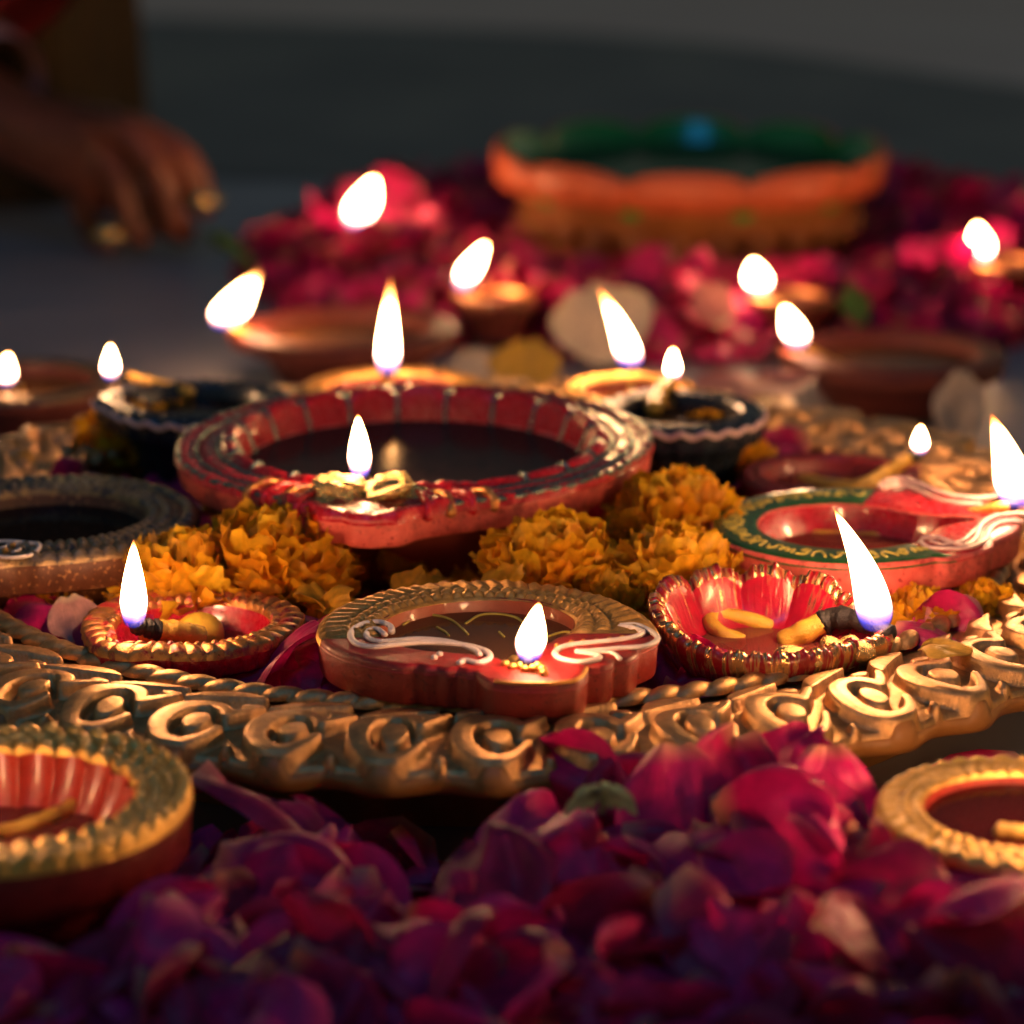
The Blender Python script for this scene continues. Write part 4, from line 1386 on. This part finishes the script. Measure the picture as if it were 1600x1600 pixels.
# rose petals lying in the tray
SHORT = ('the big red lamp', 'the front lamp with white scrolls', 'the small crimson lamp', 'the red shell lamp', 'the green rimmed lamp', 'the dark brown lamp', 'the left blue black lamp', 'the right blue black lamp', 'the gold rimmed lamp behind the big one', 'the lamp with the flame leaning left', 'the dark red lamp with a thick wick')


def tray_label(p):
    k = min(range(len(SHORT)), key=lambda i: math.hypot(p[0] - LAMPR[i][0], p[1] - LAMPR[i][1]) - LAMPR[i][2])
    return 'crimson rose petal in the tray next to ' + SHORT[k], 'rose petals in the tray next to ' + SHORT[k]



cnt = 0
tries = 0
while cnt < 95 and tries < 6000:
    tries += 1
    a_ = random.uniform(0, 2 * PI)
    r_ = RIN * math.sqrt(random.random()) * 0.95
    x, y = TC.x + r_ * math.cos(a_), TC.y + r_ * math.sin(a_)
    if not clear_of_lamps(x, y, -0.5):
        continue
    z = PZ + 0.45 + random.uniform(0, 0.8)
    place(random.choice(ROSES)[0], 'rose_petal', (x, y, z), petal_rot(min(abs(random.gauss(0.35, 0.3)), 1.2)), tray_label((x, y))[0], 'petal', tray_label((x, y))[1], random.uniform(0.65, 0.95))
    cnt += 1
for px, py, z, tilt, az, sc in ((440, 1022, 0.0, 0.75, -140, 0.95), (500, 1040, -0.1, 0.7, -120, 0.95), (470, 1055, -0.2, 0.5, -110, 0.8), (350, 1036, -0.4, 0.7, -90, 0.5), (390, 1048, -0.45, 0.3, -90, 0.8), (45, 965, -0.5, 0.5, -90, 0.8), (1120, 1070, -0.5, 0.4, -90, 0.9),
                               (1065, 1050, -0.5, 0.4, -60, 0.8), (1180, 1055, -0.6, 0.5, -90, 0.6), (955, 795, -0.3, 1.0, -80, 1.0), (620, 868, -0.8, 0.7, -90, 1.0), (560, 860, -0.8, 0.7, -100, 0.9), (720, 862, -0.7, 0.6, -80, 0.8), (1480, 985, -0.3, 0.6, -90, 0.8), (1200, 710, -0.3, 0.5, -90, 0.9), (1450, 1010, -0.3, 0.5, -90, 0.7)):
    place(random.choice(ROSES)[0], 'rose_petal', at(px, py, z), petal_rot(tilt, math.radians(az)), tray_label(at(px, py, z))[0], 'petal', tray_label(at(px, py, z))[1], sc)
pts = []
while len(pts) < 260:
    a_ = random.uniform(0, 2 * PI)
    r_ = RIN * math.sqrt(random.random()) * 0.96
    x, y = TC.x + r_ * math.cos(a_), TC.y + r_ * math.sin(a_)
    if clear_of_lamps(x, y, 0.15, True):
        pts.append((x, y, PZ + random.uniform(0.1, 0.3)))
petal_mass('petal_underlayer', pts, M['rose_mass'], 'lowest layer of dark rose petals on the tray plate', RKW, (0.6, 0.9), (0.15, 0.15))

# the ring of petals round the orange bowl
RG = 'rose petals ringed around the orange bowl'
RL = 'crimson rose petal in the ring around the orange clay bowl'


def ring_point(front):
    while True:
        a_ = random.uniform(0, 2 * PI)
        r_ = math.sqrt(random.uniform(6.0 ** 2, 18.3 ** 2))
        x, y = bc.x + r_ * math.cos(a_), bc.y - 1.0 + r_ * math.sin(a_)
        if front and (y > bc.y - 3 or abs(x) > 19):
            continue
        if math.hypot(x - bc.x, y - bc.y) < 6.7:
            continue
        if clear_of_lamps(x, y, 0.5 if front else 0.35):
            k = math.exp(-((r_ - 13.5) / 3.0) ** 2)
            return x, y, float(k)


for k in range(34):
    x, y, kk = ring_point(True)
    z = GZ + 0.4 + 1.5 * kk + random.uniform(-0.2, 0.5)
    place(random.choice(ROSES)[0], 'rose_petal', (x, y, z), petal_rot(min(abs(random.gauss(0.7, 0.4)), 1.4)), RL, 'petal', RG, random.uniform(0.7, 1.0))
pts = []
for k in range(1900):
    x, y, kk = ring_point(False)
    bump_ = 1.3 * math.exp(-((x + 4) / 4.0) ** 2 - ((y - 47) / 6.0) ** 2)
    pts.append((x, y, GZ + 0.25 + random.random() * (0.4 + 2.2 * kk + bump_)))
petal_mass('petal_ring', pts, M['rose_mass'], 'bed of rose petals ringed around the orange bowl', RKW, (0.6, 0.95), (0.7, 0.45))


def single_petal(name, px, py, z, mat, tilt, az, label, cat='petal', seed=0, spin=None, **kw):
    me = petal_mesh(name, M[mat], seed=seed, nu=13, nv=13, **kw)
    o = place(me, name, at(px, py, z), petal_rot(tilt, math.radians(az)), label, cat, None)
    if spin is not None:
        az_ = math.radians(az)
        o.rotation_euler = (Matrix.Rotation(tilt, 3, Vector((-math.sin(az_), math.cos(az_), 0))) @ Matrix.Rotation(math.radians(spin), 3, 'Z')).to_euler()
    return o


single_petal('rose_petal', 940, 500, -0.6, 'cream_petal', 1.0, -90, 'large cream petal among the crimson ones behind the long leaning flame', seed=3, L=3.0, Wd=3.6, spin=20)
single_petal('rose_petal', 820, 572, -1.6, 'yellow_petal', 0.9, -90, 'dull yellow petal standing on the floor behind the big red lamp', seed=4, L=2.2, Wd=2.5, spin=0)
single_petal('rose_petal', 735, 578, -1.7, 'cream_petal', 0.8, -90, 'pale petal left of the dull yellow one behind the big red lamp', seed=5, L=1.7, Wd=2.0, spin=40)
single_petal('rose_petal', 1112, 472, -0.6, 'pink_petal', 1.0, -90, 'peach petal in the ring left of the round flame', seed=6, L=1.9, Wd=1.5, spin=35)
single_petal('rose_petal', 1175, 600, -1.4, 'pink_petal', 0.25, -90, 'long pale petal on the floor behind the dark lamp at the right', seed=8, L=2.0, Wd=4.0, spin=0)
single_petal('rose_petal', 1498, 632, -1.7, 'cream_petal', 1.3, -90, 'upright cream petal standing beyond the right rim of the tray', seed=9, L=2.4, Wd=1.7, spin=0, cup=0.3)
single_petal('rose_petal', 116, 968, -0.35, 'pink_petal', 0.75, -80, 'pale pink petal just left of the small crimson lamp', seed=10, L=1.3, Wd=1.3, spin=-160, cup=0.15, bend=0.1, curl=0.1)
single_petal('rose_petal', 1490, 968, -0.15, 'pink_petal', 0.7, -100, 'pink and white petal beside the tall curved flame at the tray edge', seed=11, L=1.5, Wd=1.4, spin=30)
single_petal('rose_petal', 1475, 1012, 0.28, 'yellow_petal', 0.15, -90, 'yellow green petal lying on the scroll border at the right', seed=12, L=1.2, Wd=0.9, spin=70, bend=0.1, cup=0.2)
single_petal('leaf', 355, 385, -1.2, 'leaf', 0.5, -60, 'green leaf stem held down by the hand', 'leaf', seed=13, L=3.2, Wd=0.8, spin=60, sharp=1.0)
single_petal('leaf', 1335, 470, -0.8, 'leaf', 0.8, -90, 'small green leaf among the petals before the bowl', 'leaf', seed=14, L=2.0, Wd=1.2, spin=10, sharp=1.0)
cal = empty('rose_calyx', at(940, 1262, 0.15), 'pale green rose calyx resting on the heap before the tray', 'calyx')
for k in range(4):
    me = petal_mesh('sepal', M['pale_leaf'], seed=30 + k, L=0.95, Wd=0.75, cup=0.6, bend=0.6, curl=0.2)
    o = obj('sepal', me, cal)
    a_ = math.radians(-150 + k * 42)
    o.rotation_euler = (Matrix.Rotation(a_ + PI / 2 + PI, 3, 'Z') @ Matrix.Rotation(0.7, 3, 'X')).to_euler()
    o.location = (0.42 * math.cos(a_ + PI), 0.42 * math.sin(a_ + PI), 0.1)
V, F = tube([(0, 0, -0.1), (0.05, -0.1, 0.25), (0.02, -0.25, 0.5)], 0.06, 8)
obj('stalk', mesh('stalk', V, F, M['pale_leaf']), cal)


# ================================================================== MARIGOLDS
def frill_geo(L, Wd, seed, nu=13, nv=9):
    g = np.random.default_rng(seed)
    u = np.linspace(-1, 1, nu)
    v = np.linspace(0, 1, nv)
    U, Vv = np.meshgrid(u, v, indexing='ij')
    w = 0.22 + 0.78 * smooth01(Vv * 1.35)
    p = g.uniform(0, 6, 6)
    fr = 1 + 0.05 * np.sin(U * 5 + p[0]) * Vv ** 2 + 0.05 * np.sin(U * 12 + p[1]) * Vv ** 4 - 0.34 * np.abs(U) ** 2.4 * Vv
    X = U * w * Wd / 2 * (1 - 0.10 * Vv ** 6)
    Y = Vv * L * fr
    Z = 0.20 * Wd * U ** 2 * (1 - Vv) + 0.085 * Wd * np.sin(U * 4.5 + p[2]) * Vv ** 1.5 + 0.045 * Wd * np.sin(U * 10 + p[3]) * Vv ** 2 - g.uniform(0.05, 0.5) * L * Vv ** 2.2
    P = np.stack([X, Y, Z], -1).reshape(-1, 3)
    pv = np.stack([U * 0.5 + 0.5 + 0 * Vv, 0.1 + 0.9 * Vv + 0 * U, np.full_like(U, seed * 3.1)], -1).reshape(-1, 3)
    return P, quads(nu, nv), pv


FRILL = []
for s in range(8):
    P, F, pv = frill_geo(1.05, 1.15, s)
    FRILL.append(mesh('petal', P, F, M['marigold'], attrs={'pv': ('FLOAT_VECTOR', pv)}))


def marigold(where, R, label, n=70, tiltx=0.0, tilty=0.0, flat=0.75, spread=1.85):
    R *= 1.06
    n = int(n * 1.45)
    c = Vector(where) + Vector((0, 0, 0.2))
    root = empty('marigold', c, label, 'flower', 'marigold flowers in the tray')
    root.rotation_euler = (tiltx, tilty, random.uniform(0, 6))
    V, F = bead_vf(R * 0.56, 14, 10, 0.75)
    obj('flower_heart', mesh('flower_heart', V, F, M['marigold']), root)
    ga = PI * (3 - math.sqrt(5))
    for i in range(n):
        f = (i + 0.5) / n
        pol = spread * f ** 0.60 + random.gauss(0, 0.14)
        az = i * ga + random.gauss(0, 0.12)
        d = Vector((math.sin(pol) * math.cos(az), math.sin(pol) * math.sin(az), math.cos(pol)))
        tdir = Vector((-math.sin(az), math.cos(az), 0))
        twist = Matrix.Rotation(random.gauss(0, 0.5), 3, d)
        xax = twist @ tdir
        zax = xax.cross(d).normalized()
        sc = R * (0.46 + 0.14 * random.random() + 0.10 * f)
        o = obj('petal', random.choice(FRILL), root, loc=Vector((d.x, d.y, d.z * flat)) * R * 0.52)
        o.rotation_euler = Matrix((xax, d, zax)).transposed().to_euler()
        o.scale = (sc, sc, sc)
    return root


marigold((-5.75, -5.7, -0.35), 1.75, 'large orange marigold between the small crimson lamp and the big red lamp', 84)
marigold((-7.6, -6.6, -0.4), 1.5, 'yellower marigold just behind the flame of the small crimson lamp', 66)
marigold((0.95, -6.3, -0.15), 1.55, 'orange marigold directly behind the front lamp with white scrolls', 76)
marigold((3.75, -6.6, -0.25), 1.5, 'orange marigold between the front lamp and the red shell lamp', 72)
marigold((4.0, -2.7, -0.05), 1.55, 'tall orange marigold right of the big red lamp, behind another', 66)
marigold((2.4, -7.6, -0.6), 1.1, 'small marigold wedged at the back right of the front lamp', 44)
marigold((9.4, -7.7, -0.85), 1.0, 'orange marigold under the green rimmed lamp by the tray edge', 54)
marigold((11.0, -7.0, -0.8), 0.85, 'small marigold under the lip of the green rimmed lamp', 40)
marigold(at(205, 715, -0.6), 1.4, 'blurred marigold behind the dark lamp at the left', 50)
marigold(at(275, 700, -0.5), 1.1, 'blurred marigold beside the left end of the big red lamp', 40)
marigold(at(1105, 722, -0.5), 1.2, 'blurred marigold behind the tall one, right of the big red lamp', 44)
marigold(at(1165, 745, -0.7), 0.95, 'small dull marigold beside the dark red lamp', 36)
marigold(at(85, 948, -0.6), 0.8, 'small faded marigold left of the small crimson lamp', 30)
YG = 'loose marigold petals lying in the tray'
for px, py, z, sc in ((600, 895, -0.5, 1.0), (650, 888, -0.4, 0.9), (725, 890, -0.5, 1.1), (575, 905, -0.6, 0.9), (480, 930, -0.8, 1.0), (490, 960, -0.7, 0.9), (505, 1010, -0.7, 0.8), (320, 800, 0.2, 1.3), (240, 890, -0.6, 1.0), (170, 940, -0.6, 0.8), (270, 930, -0.4, 1.0), (350, 935, -0.3, 0.9), (1400, 965, -0.3, 1.0), (1430, 985, -0.3, 1.1), (1390, 940, -0.4, 0.9), (940, 900, -0.5, 0.9), (790, 905, -0.5, 0.9), (5, 728, -0.2, 0.9), (760, 885, -0.6, 0.8)):
    place(random.choice(FRILL), 'marigold_petal', at(px, py, z), petal_rot(random.uniform(0.6, 1.3), -PI / 2), tray_label(at(px, py, z))[0].replace('crimson rose', 'loose orange marigold'), 'petal', tray_label(at(px, py, z))[1].replace('rose', 'marigold'), sc * 1.1)
for k in range(110):
    while True:
        x, y = random.uniform(-9, 6), random.uniform(-9.0, -4.0)
        if clear_of_lamps(x, y, -0.4):
            break
    z = random.uniform(-1.0, 0.0)
    place(random.choice(FRILL), 'marigold_petal', (x, y, z), petal_rot(random.uniform(0.2, 1.2), -PI / 2), tray_label((x, y))[0].replace('crimson rose', 'loose orange marigold'), 'petal', tray_label((x, y))[1].replace('rose', 'marigold'), random.uniform(0.8, 1.25))
pts = []
while len(pts) < 200:
    a_ = random.uniform(0, 2 * PI)
    r_ = RIN * math.sqrt(random.random()) * 0.93
    x, y = TC.x + r_ * math.cos(a_), TC.y + r_ * math.sin(a_)
    if clear_of_lamps(x, y, 0.2, True):
        pts.append((x, y, PZ + random.uniform(0.25, 0.6)))
petal_mass('marigold_litter', pts, M['marigold_mass'], 'loose marigold bits scattered under the lamps in the tray', [dict(L=0.9, Wd=0.7, ruffle=0.12, curl=0.3, seed=s) for s in range(8)], (0.7, 1.2), (0.5, 0.4))


# ================================================================== PERSON (a hand, forearm and draped knee)
def skin_body(chains, name, mat):
    """chains: lists of (point, radius); the first point of each later chain hangs on the vertex index it names."""
    verts, edges, radii = [], [], []
    idx = {}
    for key, start, pts in chains:
        prev = idx.get(start)
        for i, (p, r) in enumerate(pts):
            verts.append(tuple(p))
            radii.append(r)
            k = len(verts) - 1
            idx[(key, i)] = k
            if prev is not None:
                edges.append((prev, k))
            prev = k
    me = bpy.data.meshes.new(name)
    me.from_pydata(verts, edges, [])
    o = bpy.data.objects.new(name, me)
    COL.objects.link(o)
    md = o.modifiers.new('skin', 'SKIN')
    md.use_smooth_shade = True
    for i, r in enumerate(radii):
        sv = me.skin_vertices[0].data[i]
        sv.radius = (r, r)
        sv.use_root = i == 0
    sb = o.modifiers.new('sub', 'SUBSURF')
    sb.levels = sb.render_levels = 2
    dg = bpy.context.evaluated_depsgraph_get()
    me2 = bpy.data.meshes.new_from_object(o.evaluated_get(dg))
    o.modifiers.clear()
    o.data = me2
    me2.materials.clear()
    me2.materials.append(mat)
    return o


def hp(px, py, y):
    return aty(px, py, y)


Y0 = 50.0
per = empty('person', (hp(20, 250, 62).x, 62, GZ), 'person in dark brown reaching down to lay petals, hand with gold rings', 'person')
ch = [('arm', None, [(hp(120, 235, Y0 + 2), 1.9), (hp(30, 205, Y0 + 3), 1.75), (hp(-60, 150, Y0 + 5), 2.1), (hp(-200, 60, Y0 + 8), 2.8), (hp(-380, -60, Y0 + 12), 3.6)])]
fing = [('little', [(120, 265), (128, 325), (150, 372), (185, 392)], 55.0 - 2.5, 0.62), ('ring', [(160, 222), (190, 285), (205, 350), (232, 388)], 50.0, 0.72), ('middle', [(195, 200), (245, 258), (270, 330), (272, 375)], 49.6, 0.76), ('index', [(205, 200), (285, 245), (312, 300), (322, 345)], 50.4, 0.74)]
for nm, pp, yy, rr in fing:
    ch.append((nm, ('arm', 0), [(hp(*p, yy + (0 if i else 0.8)), rr * (1.2 if i == 0 else 1.05 if i == 1 else 0.95 if i == 2 else 0.8)) for i, p in enumerate(pp)]))
ch.append(('palm', ('arm', 0), [(hp(165, 262, Y0 + 2.2), 2.2), (hp(220, 305, Y0 + 2.2), 1.7)]))
ch.append(('thumb', ('arm', 0), [(hp(175, 290, 53.5), 0.95), (hp(240, 340, 53.0), 0.8), (hp(305, 368, 52.0), 0.65)]))
body = skin_body(ch, 'body', M['skin'])


def adopt(o):
    o.parent = per
    o.matrix_parent_inverse = Matrix.Translation(-per.location)


adopt(body)
for px, py, yy, rr in ((172, 364, 49.3, 0.62), (318, 312, 49.8, 0.62)):
    c = hp(px, py, yy)
    t = np.linspace(0, 2 * PI, 30)
    P = np.stack([rr * np.cos(t), rr * np.sin(t), 0.15 * np.sin(t)], -1)
    V, F = tube(P, 0.15, 8, caps=False)
    o = obj('ring', mesh('ring', V, F, M['ring_gold']), None, loc=c)
    adopt(o)
    V, F = bead_vf(0.5, 14, 10, 0.8)
    o = obj('ring_stone', mesh('ring_stone', V, F, M['ring_gold']), None, loc=c + Vector((0, -rr - 0.2, 0.1)))
    adopt(o)
# draped knee
nk, mk = 90, 24
t = np.linspace(0, 2 * PI, nk, endpoint=False)
s = np.linspace(0, 1, mk)
TT, SS = np.meshgrid(t, s, indexing='ij')
rk = (9.5 - 1.5 * SS + 0.5 * np.sin(TT * 7 + 3 * SS) + 0.35 * np.sin(TT * 13 - 2 * SS)) * (1 - smooth01((SS - 0.92) / 0.08) * 0.75)
kx = hp(190, 100, 66).x - 9.6
V = np.stack([kx + rk * np.cos(TT), 70 + rk * np.sin(TT) * 0.9, GZ + 0.02 + SS * 34 + 0 * TT], -1)
o = obj('trousers', mesh('trousers', V.reshape(-1, 3), quads(nk, mk, True), M['brown_cloth']))
adopt(o)


def sleeve(name, p0, p1, r0, r1, mat, wob=0.2):
    P = np.linspace(np.array(p0), np.array(p1), 16)
    rr = np.linspace(r0, r1, 16) * (1 + wob * 0.4 * np.sin(np.arange(16) * 1.7))
    V, F = tube(P, rr, 28, caps=False)
    o = obj(name, mesh(name, V, F, M[mat]))
    adopt(o)


sleeve('sleeve', hp(-40, 130, Y0 + 6), hp(-420, -90, Y0 + 13), 2.8, 5.0, 'brown_cloth')
sleeve('shawl', hp(45, 20, 58), hp(-60, -120, 60), 2.6, 4.5, 'red_cloth')
sleeve('cuff', hp(0, 140, Y0 + 4.2), hp(-30, 128, Y0 + 5.2), 2.35, 2.6, 'pink_cloth', 0.05)
